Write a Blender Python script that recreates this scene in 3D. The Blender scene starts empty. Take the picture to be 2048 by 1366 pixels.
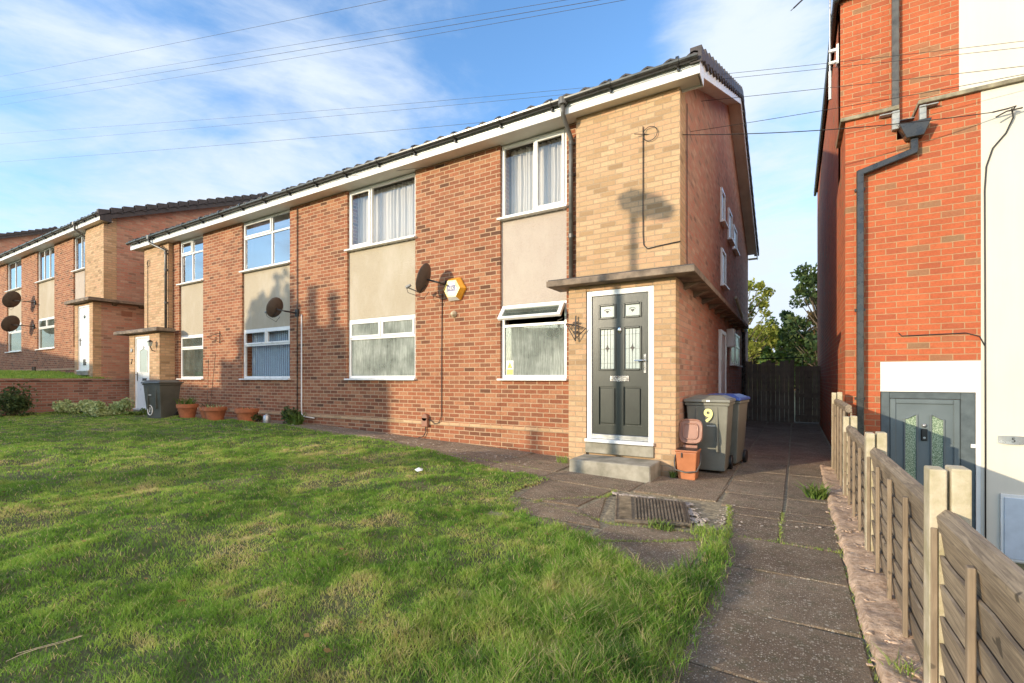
import bpy, bmesh, math, random
import numpy as np
from mathutils import Vector, Matrix
random.seed(7); RNG = np.random.default_rng(7)
SC = bpy.context.scene; COL = SC.collection
R = math.radians
EZ = 1.30                        # eye height above the side path
# ------------------------------------------------------------------ camera
cd = bpy.data.cameras.new('camera'); cam = bpy.data.objects.new('camera', cd); COL.objects.link(cam)
cam.location = (0, 0, EZ); cam.rotation_euler = (R(90), 0, R(30.87))
cd.sensor_width = 36; cd.lens = 16.65; cd.shift_y = 0.0361; cd.clip_start = 0.05; cd.clip_end = 2000
SC.camera = cam
# ------------------------------------------------------------------ sun, sky
SUN_EL = 11.8; SAZ = 31.0
sl = bpy.data.lights.new('sun', 'SUN'); sl.energy = 4.2; sl.angle = R(0.4); sl.color = (1.0, 0.84, 0.60)
so = bpy.data.objects.new('sun', sl); COL.objects.link(so)
sdir = Vector((math.sin(R(SAZ))*math.cos(R(SUN_EL)), math.cos(R(SAZ))*math.cos(R(SUN_EL)), -math.sin(R(SUN_EL))))
so.rotation_euler = sdir.to_track_quat('-Z', 'Y').to_euler(); so.location = (0, 0, 30)
w = bpy.data.worlds.new('World'); SC.world = w; w.use_nodes = True
nt = w.node_tree; N = nt.nodes; L = nt.links; N.clear()
wo = N.new('ShaderNodeOutputWorld'); bg = N.new('ShaderNodeBackground'); bg.inputs['Strength'].default_value = 0.15
L.new(bg.outputs[0], wo.inputs[0])
sky = N.new('ShaderNodeTexSky'); sky.sky_type = 'NISHITA'; sky.sun_disc = False
sky.sun_elevation = R(SUN_EL); sky.sun_rotation = R(180+SAZ); sky.air_density = 1.0; sky.dust_density = 0.6; sky.ozone_density = 2.0
tc = N.new('ShaderNodeTexCoord')
def wmap(scale, rot=(0, 0, 0), loc=(0, 0, 0)):
    m = N.new('ShaderNodeMapping'); m.inputs['Scale'].default_value = scale; m.inputs['Rotation'].default_value = rot; m.inputs['Location'].default_value = loc
    L.new(tc.outputs['Generated'], m.inputs[0]); return m
def wnoise(m, sc, det, rough, dist=0.0):
    n = N.new('ShaderNodeTexNoise'); n.inputs['Scale'].default_value = sc; n.inputs['Detail'].default_value = det
    n.inputs['Roughness'].default_value = rough; n.inputs['Distortion'].default_value = dist; L.new(m.outputs[0], n.inputs['Vector']); return n
def wmath(op, a, b, clamp=False):
    n = N.new('ShaderNodeMath'); n.operation = op; n.use_clamp = clamp
    for i, v in enumerate((a, b)):
        if isinstance(v, (int, float)): n.inputs[i].default_value = v
        else: L.new(v, n.inputs[i])
    return n.outputs[0]
def blob(px, py, rad, amp, soft=1.0, dirv=None):      # soft spot of sky in one direction: cloud, clear gap, added unseen fill
    k = (px-1024)/947.; a = R(30.87)
    d = Vector((math.cos(a)*k-math.sin(a), math.sin(a)*k+math.cos(a), (757-py)/947.)).normalized()
    if dirv: d = Vector(dirv).normalized()
    dp = N.new('ShaderNodeVectorMath'); dp.operation = 'DOT_PRODUCT'; L.new(tc.outputs['Generated'], dp.inputs[0]); dp.inputs[1].default_value = d
    mr = N.new('ShaderNodeMapRange'); mr.interpolation_type = 'SMOOTHSTEP'; L.new(dp.outputs['Value'], mr.inputs['Value'])
    mr.inputs['From Min'].default_value = math.cos(R(rad)); mr.inputs['From Max'].default_value = math.cos(R(rad*0.15*soft))
    mr.inputs['To Max'].default_value = amp; return mr.outputs['Result']
c1 = wnoise(wmap((1.0, 1.0, 2.6), (0.2, 0.35, 0.4)), 2.1, 10, 0.58, 0.6)
c2 = wnoise(wmap((1.0, 1.0, 3.2), (0.3, -0.3, 0.9), (3, 1, 2)), 5.5, 8, 0.62, 0.3)
cl = wmath('ADD', wmath('MULTIPLY', c1.outputs['Fac'], 1.25), wmath('MULTIPLY', c2.outputs['Fac'], 0.55)); cl = wmath('SUBTRACT', cl, 0.28)
for px_, py_, rad_, amp_ in [(760, 190, 15, 0.12), (350, 200, 24, 0.04), (600, 40, 14, 0.03), (1560, 150, 14, 0.40), (1440, 90, 9, 0.18), (120, 120, 16, -0.10), (1560, 560, 17, 0.42), (500, 400, 17, 0.16), (80, 420, 26, 0.20),
                             (1120, 90, 18, -0.17), (1290, 60, 13, -0.08), (1590, 380, 10, -0.20), (990, 240, 12, -0.10), (1640, 30, 8, -0.1)]:
    cl = wmath('ADD', cl, blob(px_, py_, rad_, amp_))
cl = wmath('ADD', cl, blob(0, 0, 62, 0.5, 1.0, (0.95, -0.26, 0.35)))  # unseen cloud bank added out of view to fill the shaded side wall
mrc = N.new('ShaderNodeMapRange'); mrc.interpolation_type = 'SMOOTHSTEP'; L.new(cl, mrc.inputs['Value'])
mrc.inputs['From Min'].default_value = 0.50; mrc.inputs['From Max'].default_value = 1.10
tint = N.new('ShaderNodeMix'); tint.data_type = 'RGBA'; tint.blend_type = 'MULTIPLY'; tint.inputs['Factor'].default_value = 1.0
L.new(sky.outputs[0], tint.inputs['A']); SKYTINT = (1.60, 2.05, 2.45, 1); tint.inputs['B'].default_value = SKYTINT
mixc = N.new('ShaderNodeMix'); mixc.data_type = 'RGBA'; L.new(mrc.outputs[0], mixc.inputs['Factor'])
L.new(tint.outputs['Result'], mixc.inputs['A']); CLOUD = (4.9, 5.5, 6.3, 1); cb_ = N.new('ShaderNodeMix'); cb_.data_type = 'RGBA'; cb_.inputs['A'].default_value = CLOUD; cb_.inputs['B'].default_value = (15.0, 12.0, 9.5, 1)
L.new(blob(0, 0, 56, 1.0, 1.0, (0.95, -0.26, 0.35)), cb_.inputs['Factor']); L.new(cb_.outputs['Result'], mixc.inputs['B'])  # that added bank is made brighter and warmer than cloud, as fill light
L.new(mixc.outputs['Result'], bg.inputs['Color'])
SC.view_settings.view_transform = 'Standard'; SC.view_settings.look = 'None'; SC.view_settings.exposure = 0.24; SC.view_settings.gamma = 1
SC.render.engine = 'CYCLES'; SC.cycles.max_bounces = 8; SC.cycles.transparent_max_bounces = 24

# ------------------------------------------------------------------ materials
MAT = {}
class NT:
    def __init__(s, name):
        s.m = bpy.data.materials.new(name); s.m.use_nodes = True; s.t = s.m.node_tree; s.b = s.t.nodes['Principled BSDF']; s.o = s.t.nodes['Material Output']; MAT[name] = s.m
    def n(s, ty, **kw):
        nd = s.t.nodes.new('ShaderNode'+ty)
        for k, v in kw.items():
            k2 = k.replace('_', ' ')
            if k2 in nd.inputs: s.set(nd.inputs[k2], v)
            else: setattr(nd, k, v)
        return nd
    def set(s, inp, v):
        if isinstance(v, bpy.types.NodeSocket): s.t.links.new(v, inp)
        else: inp.default_value = v
    def coord(s, kind='Object', scale=(1, 1, 1), rot=(0, 0, 0)):
        c = s.n('TexCoord'); m = s.n('Mapping'); s.set(m.inputs['Vector'], c.outputs[kind]); m.inputs['Scale'].default_value = scale; m.inputs['Rotation'].default_value = rot; return m.outputs[0]
    def noise(s, v, scale, det=4, rough=0.55, dist=0.0):
        x = s.n('TexNoise', Scale=scale, Detail=det, Roughness=rough, Distortion=dist); s.set(x.inputs['Vector'], v); return x.outputs['Fac']
    def mr(s, v, a, b, c=0.0, d=1.0):
        x = s.n('MapRange'); s.set(x.inputs['Value'], v)
        for i, q in zip(('From Min', 'From Max', 'To Min', 'To Max'), (a, b, c, d)): x.inputs[i].default_value = q
        return x.outputs[0]
    def mix(s, f, a, b, mode='MIX'):
        x = s.n('Mix', data_type='RGBA', blend_type=mode); s.set(x.inputs['Factor'], f); 
        for k, v in (('A', a), ('B', b)):
            if isinstance(v, tuple) and len(v) == 3: v = v+(1,)
            s.set(x.inputs[k], v)
        return x.outputs['Result']
    def math(s, op, a, b=0.0):
        x = s.n('Math', operation=op); s.set(x.inputs[0], a); s.set(x.inputs[1], b); return x.outputs[0]
    def ramp(s, f, stops, interp='LINEAR'):
        x = s.n('ValToRGB'); s.set(x.inputs[0], f); cr = x.color_ramp; cr.interpolation = interp
        while len(cr.elements) < len(stops): cr.elements.new(0.5)
        for e, (p, c) in zip(cr.elements, stops): e.position = p; e.color = c+(1,) if len(c) == 3 else c
        return x.outputs[0]
    def bump(s, h, strength=0.3, dist=0.01, normal=None):
        x = s.n('Bump', Strength=strength, Distance=dist); s.set(x.inputs['Height'], h)
        if normal is not None: s.set(x.inputs['Normal'], normal)
        s.set(s.b.inputs['Normal'], x.outputs[0]); return x.outputs[0]
    def col(s, v): s.set(s.b.inputs['Base Color'], v+(1,) if isinstance(v, tuple) and len(v) == 3 else v)
    def rough(s, v): s.set(s.b.inputs['Roughness'], v)
def simple(name, c, rough=0.5, var=0.12, scale=6, bump=0.0, bscale=60, metal=0.0, spec=0.5, c2=None):
    q = NT(name); v = q.coord(); n = q.noise(v, scale, 6, 0.6)
    dark = c2 if c2 else tuple(x*(1-var*2) for x in c); q.col(q.mix(q.mr(n, 0.35, 0.68), dark, tuple(min(1, x*(1+var*0.5)) for x in c)))
    q.rough(q.mr(n, 0.3, 0.7, max(0.02, rough-0.08), min(1, rough+0.1))); q.b.inputs['Metallic'].default_value = metal; q.b.inputs['Specular IOR Level'].default_value = spec
    if bump: q.bump(q.noise(v, bscale, 4, 0.6), bump, 0.004)
    return q.m
def brick(name, cols, mortar, bw=0.225, bh=0.075, ms=0.011, stain=(0.75, 0.72, 0.7), stainamt=0.35, mott=0.35, mix_amt=None):
    q = NT(name); c = q.n('TexCoord'); sp = q.n('SeparateXYZ'); q.set(sp.inputs[0], c.outputs['Object'])
    u = q.math('ADD', sp.outputs[0], sp.outputs[1]); cb = q.n('CombineXYZ'); q.set(cb.inputs[0], u); q.set(cb.inputs[1], sp.outputs[2])
    wob = q.n('TexNoise', Scale=9.0, Detail=3.0); q.set(wob.inputs['Vector'], cb.outputs[0])
    wv = q.n('VectorMath', operation='SCALE'); q.set(wv.inputs[0], wob.outputs['Color']); wv.inputs['Scale'].default_value = 0.009
    av = q.n('VectorMath', operation='ADD'); q.set(av.inputs[0], cb.outputs[0]); q.set(av.inputs[1], wv.outputs[0])
    b = q.n('TexBrick', Scale=1.0); b.offset = 0.5; b.squash = 1.0; q.set(b.inputs['Vector'], av.outputs[0])
    for k, v in (('Color1', (0, 0, 0, 1)), ('Color2', (1, 1, 1, 1)), ('Mortar', (0, 0, 0, 1)), ('Mortar Size', ms), ('Mortar Smooth', 0.25), ('Bias', 0.0), ('Brick Width', bw), ('Row Height', bh)): b.inputs[k].default_value = v
    n = len(cols); base = q.ramp(b.outputs['Color'], [(i/(n-0.0)*0.98, cc) for i, cc in enumerate(cols)], 'LINEAR')
    f1 = q.noise(c.outputs['Object'], 38, 6, 0.7); f2 = q.noise(c.outputs['Object'], 1.3, 5, 0.6); f3 = q.noise(c.outputs['Object'], 130, 3, 0.7)
    base = q.mix(q.mr(f1, 0.3, 0.75, 0, mott), base, tuple(x*0.45 for x in cols[0]))
    base = q.mix(q.mr(f3, 0.60, 0.72, 0, 0.25), base, mortar); f4 = q.noise(c.outputs['Object'], 16, 5, 0.75); base = q.mix(q.mr(f4, 0.50, 0.68, 0, mott*0.9), base, tuple(x*0.55 for x in cols[1]))
    mc = q.mix(q.mr(f1, 0.35, 0.7), tuple(x*0.72 for x in mortar), mortar)
    allc = q.mix(b.outputs['Fac'], base, mc)
    allc = q.mix(q.mr(f2, 0.42, 0.75, 0, stainamt), allc, stain+(1,), 'MULTIPLY')
    q.col(allc); q.rough(q.mr(f1, 0.3, 0.7, 0.75, 0.95)); q.b.inputs['Specular IOR Level'].default_value = 0.25
    h = q.math('ADD', q.math('MULTIPLY', b.outputs['Fac'], -1.0), q.math('MULTIPLY', f1, 0.55)); q.bump(h, 0.75, 0.006)
    return q.m
brick('red_brick', [(0.13, 0.062, 0.038), (0.42, 0.145, 0.072), (0.30, 0.105, 0.054), (0.46, 0.175, 0.088), (0.24, 0.105, 0.06), (0.41, 0.14, 0.068), (0.49, 0.22, 0.115)], (0.55, 0.375, 0.235), ms=0.0085, mott=0.5, stainamt=0.5)
brick('cream_brick', [(0.34, 0.22, 0.12), (0.56, 0.365, 0.205), (0.64, 0.42, 0.25), (0.45, 0.29, 0.155), (0.66, 0.44, 0.265), (0.60, 0.36, 0.21)], (0.47, 0.34, 0.215), ms=0.009, mott=0.32, stainamt=0.3, stain=(0.85, 0.78, 0.68))
brick('side_brick', [(0.30, 0.17, 0.12), (0.55, 0.32, 0.22), (0.48, 0.22, 0.15), (0.60, 0.37, 0.26), (0.54, 0.24, 0.16)], (0.48, 0.33, 0.25), ms=0.008, stainamt=0.5)
brick('orange_brick', [(0.30, 0.18, 0.10), (0.53, 0.12, 0.048), (0.57, 0.135, 0.054), (0.51, 0.113, 0.046), (0.60, 0.155, 0.062), (0.55, 0.125, 0.05), (0.57, 0.14, 0.056), (0.44, 0.105, 0.048)], (0.52, 0.31, 0.17), bw=0.232, bh=0.082, ms=0.0065, mott=0.45, stainamt=0.55)
brick('garden_brick', [(0.14, 0.07, 0.055), (0.30, 0.13, 0.10), (0.25, 0.11, 0.085), (0.36, 0.17, 0.13)], (0.30, 0.25, 0.21), stainamt=0.5)
simple('upvc_white', (0.82, 0.82, 0.80), 0.3, 0.05, 3)
simple('white_paint', (0.80, 0.79, 0.76), 0.5, 0.05, 2, 0.1)
simple('soffit_cream', (0.72, 0.69, 0.62), 0.55, 0.06, 3)
simple('gutter_black', (0.045, 0.043, 0.04), 0.28, 0.2, 8, spec=0.6)
simple('pipe_grey', (0.11, 0.105, 0.095), 0.35, 0.25, 6, spec=0.5)
simple('roof_tile', (0.065, 0.055, 0.055), 0.7, 0.25, 9, 0.3)
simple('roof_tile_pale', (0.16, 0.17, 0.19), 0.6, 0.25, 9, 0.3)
simple('verge_tile', (0.075, 0.06, 0.06), 0.6, 0.2, 9, 0.2)
simple('canopy_concrete', (0.27, 0.205, 0.15), 0.85, 0.3, 5, 0.4, 70)
simple('concrete', (0.36, 0.33, 0.27), 0.9, 0.25, 4, 0.5, 90, c2=(0.19, 0.175, 0.13))
simple('post_concrete', (0.54, 0.47, 0.35), 0.9, 0.2, 9, 0.6, 130, c2=(0.38, 0.33, 0.20))
simple('black_plastic', (0.02, 0.02, 0.02), 0.4, 0.2)
simple('dark_metal', (0.05, 0.04, 0.035), 0.45, 0.2, 20)
simple('dish_mesh', (0.10, 0.078, 0.065), 0.6, 0.15, 10)
simple('chrome', (0.75, 0.75, 0.76), 0.18, 0.05, metal=1.0)
simple('steel_grey', (0.45, 0.46, 0.47), 0.35, 0.1, metal=0.7)
simple('bin_grey', (0.22, 0.215, 0.175), 0.42, 0.12, 3, 0.15, 200)
simple('bin_dark', (0.10, 0.11, 0.10), 0.4, 0.15, 3, 0.15, 200)
simple('bin_blue', (0.07, 0.13, 0.42), 0.4, 0.15, 3)
simple('caddy_brown', (0.52, 0.19, 0.08), 0.4, 0.1, 4, 0.1, 200)
simple('caddy_lid', (0.40, 0.20, 0.14), 0.42, 0.1, 4, 0.1, 200)
simple('terracotta', (0.50, 0.17, 0.075), 0.8, 0.2, 6, 0.2)
simple('yellow_sticker', (0.80, 0.75, 0.12), 0.5, 0.05)
simple('pale_yellow', (0.82, 0.80, 0.30), 0.5, 0.05)
simple('black_ink', (0.012, 0.012, 0.012), 0.5, 0.05)
simple('blue_ink', (0.02, 0.03, 0.18), 0.4, 0.05)
simple('alarm_amber', (0.78, 0.36, 0.03), 0.3, 0.1); simple('alarm_yellow', (0.85, 0.62, 0.14), 0.35, 0.08)
simple('beige_plastic', (0.52, 0.42, 0.28), 0.4, 0.1)
simple('brown_box', (0.30, 0.13, 0.08), 0.55, 0.1)
simple('slate_door', (0.135, 0.165, 0.175), 0.38, 0.08, 3)
simple('door_frame_grey', (0.10, 0.125, 0.135), 0.5, 0.15, 8)
simple('dull_plaque', (0.50, 0.52, 0.54), 0.25, 0.05, metal=0.6)
simple('hatch_blue', (0.55, 0.62, 0.70), 0.5, 0.06)
simple('lead_grey', (0.36, 0.38, 0.38), 0.55, 0.2)
simple('stone_string', (0.33, 0.29, 0.2), 0.9, 0.3, 8, 0.4)
simple('blind_blue', (0.36, 0.52, 0.66), 0.6, 0.06)
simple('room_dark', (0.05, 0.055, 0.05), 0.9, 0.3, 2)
simple('red_sack', (0.5, 0.05, 0.05), 0.6)
simple('lamp_grey', (0.3, 0.31, 0.31), 0.5)
simple('asphalt', (0.055, 0.055, 0.058), 0.9, 0.2, 20, 0.4, 120)
simple('iron_cover', (0.24, 0.19, 0.13), 0.65, 0.3, 12, 0.4, 150, metal=0.2)
simple('bark', (0.16, 0.12, 0.08), 0.9, 0.3, 12, 0.6, 40)
simple('pale_wood', (0.50, 0.36, 0.24), 0.8, 0.2, 8, 0.3)
simple('kerb_stone', (0.66, 0.47, 0.33), 0.95, 0.3, 20, 0.5, 60)
simple('joint_dirt', (0.40, 0.33, 0.21), 0.95, 0.3, 30, 0.6, 90)
simple('straw', (0.50, 0.38, 0.18), 0.8, 0.2)
simple('wire_black', (0.02, 0.02, 0.022), 0.6)
simple('litter_white', (0.75, 0.78, 0.8), 0.5)
simple('mortar_debris', (0.50, 0.42, 0.35), 0.95, 0.2, 20, 0.7, 60)
def wood(name, c1, c2, rough=0.8, s=(6, 1.2, 14), axis='Y'):
    q = NT(name); v = q.coord('Object', s); n = q.noise(v, 4, 8, 0.65, 1.2); n2 = q.noise(q.coord(), 3, 4); w_ = q.n('TexWave', Scale=2.0, Distortion=3.0, Detail=3.0, bands_direction='Z'); q.set(w_.inputs['Vector'], v)
    c = q.mix(q.mr(n, 0.3, 0.7), c1, c2); c = q.mix(q.mr(n2, 0.45, 0.75, 0, 0.6), c, tuple(x*0.55 for x in c1)); c = q.mix(q.math('MULTIPLY', w_.outputs['Fac'], 0.0 if 'door' in name else 0.15), c, tuple(x*0.5 for x in c1))
    gi = q.n('NewGeometry'); c = c if 'door' in name else q.mix(q.mr(gi.outputs['Random Per Island'], 0, 1, 0.0, 0.7), c, (0.60, 0.56, 0.52), 'MULTIPLY'); c = c if 'door' in name else q.mix(q.mr(q.noise(q.coord(), 14, 2, 0.4), 0.70, 0.74, 0, 0.8), c, tuple(x*0.3 for x in c1)); q.col(c); q.rough(rough); q.bump(n if 'door' in name else q.math('ADD', n, q.math('MULTIPLY', w_.outputs['Fac'], 0.3)), 0.3, 0.003); return q.m
wood('fence_wood', (0.15, 0.115, 0.085), (0.52, 0.42, 0.30), s=(8, 0.8, 20)); wood('batten_wood', (0.29, 0.22, 0.15), (0.48, 0.38, 0.27), s=(14, 14, 1)); wood('gate_wood', (0.15, 0.105, 0.075), (0.30, 0.22, 0.16), s=(14, 14, 1))
wood('black_door', (0.022, 0.027, 0.023), (0.036, 0.043, 0.036), 0.33, s=(26, 26, 2))
def render_panel(name, c):
    q = NT(name); v = q.coord(); n = q.n('TexVoronoi', Scale=55.0); q.set(n.inputs['Vector'], v); s2 = q.noise(v, 42, 5, 0.8); big = q.noise(q.coord('Object', (1, 1, 0.45)), 2.2, 6, 0.65)
    base = q.mix(q.mr(s2, 0.42, 0.7), tuple(x*0.82 for x in c), c); spk = q.mix(q.mr(s2, 0.57, 0.64, 0, 0.6), base, (0.25, 0.19, 0.13)); spk = q.mix(q.mr(big, 0.45, 0.7, 0, 0.5), spk, (0.55, 0.5, 0.42))
    q.col(spk); q.rough(0.95); q.bump(q.math('ADD', n.outputs['Distance'], s2), 0.7, 0.006); return q.m
render_panel('render_cream', (0.50, 0.425, 0.315)); render_panel('render_pink', (0.53, 0.44, 0.37))
q = NT('smooth_render'); v = q.coord(); n = q.math('ADD', q.math('MULTIPLY', q.noise(v, 1.2, 6, 0.6), 0.5), q.math('MULTIPLY', q.noise(q.coord('Object', (9, 9, 0.5)), 1.0, 6, 0.7), 0.5)); n2 = q.noise(v, 60, 4); q.col(q.mix(q.mr(n, 0.4, 0.75, 0, 0.5), (0.66, 0.62, 0.53), (0.56, 0.52, 0.43))); q.rough(0.85); q.bump(n2, 0.15, 0.003)
# glass: see-through pane with real reflections
def glass(name, tint=(0.97, 0.96, 0.95), refl=0.12, haze=None):
    q = NT(name); T = q.t; gl = q.n('BsdfGlossy', Roughness=0.02); tr = q.n('BsdfTransparent'); tr.inputs['Color'].default_value = tint+(1,)
    fr = q.n('Fresnel', IOR=1.52); gm = q.n('NewGeometry'); f = q.math('MULTIPLY', q.math('ADD', fr.outputs[0], refl), q.math('SUBTRACT', 1.0, gm.outputs['Backfacing'])); mx = q.n('MixShader'); q.set(mx.inputs[0], f); T.links.new(tr.outputs[0], mx.inputs[1]); T.links.new(gl.outputs[0], mx.inputs[2]); out = mx
    if haze:
        amt, col_, sc = haze; v = q.coord(); d = q.n('BsdfDiffuse'); 
        big = q.noise(v, sc, 4, 0.6); drip = q.noise(q.coord('Object', (70, 70, 4)), 1.0, 5, 0.7); fine = q.noise(q.coord('Object', (160, 160, 60)), 1.0, 3)
        q.set(d.inputs['Color'], q.mix(q.mr(drip, 0.35, 0.65), tuple(x*0.7 for x in col_), col_))
        k = q.math('MULTIPLY', q.mr(big, 0.32, 0.66, amt*0.35, amt), q.mr(drip, 0.35, 0.6, 0.75, 1.0)); m2 = q.n('MixShader'); q.set(m2.inputs[0], k); T.links.new(mx.outputs[0], m2.inputs[1]); T.links.new(d.outputs[0], m2.inputs[2]); out = m2
    T.links.new(out.outputs[0], q.o.inputs[0]); return q.m
glass('glass_clear', refl=0.06); glass('glass_dim', (0.6, 0.7, 0.65), 0.10, (0.35, (0.30, 0.34, 0.30), 3.0)); glass('glass_wet', (0.6, 0.7, 0.65), 0.08, (0.85, (0.47, 0.50, 0.45), 1.9)); glass('glass_sky', (0.5, 0.6, 0.75), 0.34)
q = NT('frosted_glass'); v = q.coord(); n = q.noise(v, 120, 3); q.col(q.mix(q.mr(n, 0.3, 0.7), (0.33, 0.39, 0.36), (0.45, 0.50, 0.47))); q.rough(0.25); q.bump(n, 0.4, 0.003)
q = NT('textured_glass'); v = q.coord(); n = q.noise(v, 90, 4); q.col(q.mix(q.mr(n, 0.4, 0.62), (0.10, 0.16, 0.09), (0.42, 0.50, 0.36))); q.rough(0.2); q.bump(n, 0.6, 0.004)
q = NT('net_curtain'); T = q.t; d = q.n('BsdfDiffuse'); tl = q.n('BsdfTranslucent'); tr = q.n('BsdfTransparent'); v = q.coord(); n = q.noise(q.coord('Object', (30, 30, 2)), 1, 4)
q.set(d.inputs['Color'], q.mix(n, (0.78, 0.76, 0.72), (0.95, 0.93, 0.88))); tl.inputs['Color'].default_value = (0.88, 0.86, 0.83, 1)
m1 = q.n('MixShader'); m1.inputs[0].default_value = 0.3; T.links.new(d.outputs[0], m1.inputs[1]); T.links.new(tl.outputs[0], m1.inputs[2]); m2 = q.n('MixShader'); m2.inputs[0].default_value = 0.12; T.links.new(m1.outputs[0], m2.inputs[1]); T.links.new(tr.outputs[0], m2.inputs[2]); T.links.new(m2.outputs[0], q.o.inputs[0])
# ground: soil under grass
q = NT('lawn_soil'); v = q.coord(); n = q.noise(v, 1.6, 6, 0.6); n2 = q.noise(v, 30, 5, 0.7)
q.col(q.mix(q.mr(n2, 0.3, 0.7), q.mix(q.mr(n, 0.4, 0.62), (0.10, 0.13, 0.035), (0.24, 0.20, 0.095)), (0.07, 0.075, 0.03))); q.rough(0.95); q.bump(n2, 0.8, 0.03)
q = NT('paving'); v = q.coord(); n = q.noise(v, 110, 3, 0.7); n2 = q.noise(v, 2.2, 6, 0.65); n3 = q.noise(v, 260, 2, 0.5); n4 = q.noise(v, 9, 6, 0.7)
c = q.mix(q.mr(n2, 0.35, 0.68), (0.26, 0.175, 0.11), (0.47, 0.345, 0.225)); c = q.mix(q.mr(n, 0.35, 0.65, 0, 0.6), c, (0.10, 0.078, 0.058)); c = q.mix(q.mr(n4, 0.50, 0.72, 0, 0.75), c, (0.12, 0.125, 0.06))
for sc_, th, cc in ((95.0, 0.22, (0.72, 0.62, 0.48)), (42.0, 0.10, (0.55, 0.47, 0.36)), (150.0, 0.25, (0.50, 0.42, 0.33))):
    vo = q.n('TexVoronoi', Scale=sc_); q.set(vo.inputs['Vector'], v); sx_ = q.n('SeparateXYZ'); q.set(sx_.inputs[0], vo.outputs['Color']); k_ = q.math('MULTIPLY', q.math('LESS_THAN', sx_.outputs[0], th), q.math('LESS_THAN', vo.outputs['Distance'], 0.36)); c = q.mix(k_, c, cc)
gi = q.n('NewGeometry'); c = q.mix(q.mr(gi.outputs['Random Per Island'], 0, 1, 0.0, 0.55), c, (0.62, 0.60, 0.58), 'MULTIPLY'); q.col(c); q.rough(0.92); q.bump(q.math('ADD', q.math('ADD', n, n3), q.math('MULTIPLY', n4, 1.5)), 1.0, 0.010)
q = NT('pink_concrete'); v = q.coord(); n = q.noise(v, 30, 6, 0.7); n2 = q.noise(v, 4, 5); c = q.mix(q.mr(n, 0.35, 0.65), (0.46, 0.29, 0.18), (0.78, 0.57, 0.40)); c = q.mix(q.mr(n2, 0.5, 0.7, 0, 0.7), c, (0.24, 0.18, 0.12)); q.col(c); q.rough(0.95); q.bump(n, 0.9, 0.02)
def leafmat(name, stops, transl=0.3, rough=0.55, attr=True):
    q = NT(name); T = q.t; a = q.n('Attribute', attribute_name='tone'); v = q.coord(); f = q.math('ADD', q.math('MULTIPLY', a.outputs['Fac'], 0.8), q.math('MULTIPLY', q.noise(v, 1.3, 4), 0.3))
    c = q.ramp(f, stops); q.col(c); q.rough(rough); q.b.inputs['Specular IOR Level'].default_value = 0.25
    tl = q.n('BsdfTranslucent'); q.set(tl.inputs['Color'], c); m = q.n('MixShader'); m.inputs[0].default_value = transl; T.links.new(q.b.outputs[0], m.inputs[1]); T.links.new(tl.outputs[0], m.inputs[2]); T.links.new(m.outputs[0], q.o.inputs[0]); return q.m
leafmat('grass', [(0.0, (0.065, 0.14, 0.03)), (0.35, (0.20, 0.37, 0.05)), (0.6, (0.38, 0.50, 0.10)), (0.75, (0.52, 0.46, 0.18)), (1.0, (0.76, 0.62, 0.38))], 0.45)
leafmat('leaf_yellow', [(0, (0.10, 0.15, 0.02)), (0.5, (0.24, 0.27, 0.045)), (1, (0.42, 0.40, 0.09))], 0.4)
leafmat('leaf_dark', [(0, (0.025, 0.045, 0.02)), (0.5, (0.05, 0.09, 0.03)), (1, (0.14, 0.17, 0.05))], 0.3)
leafmat('leaf_green', [(0, (0.06, 0.12, 0.02)), (0.5, (0.13, 0.21, 0.04)), (1, (0.26, 0.32, 0.09))], 0.35)
leafmat('leaf_grey', [(0, (0.18, 0.26, 0.10)), (0.5, (0.38, 0.47, 0.20)), (1, (0.58, 0.62, 0.34))], 0.3)
leafmat('leaf_rust', [(0, (0.14, 0.10, 0.03)), (0.5, (0.26, 0.17, 0.06)), (1, (0.38, 0.24, 0.10))], 0.3)

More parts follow.
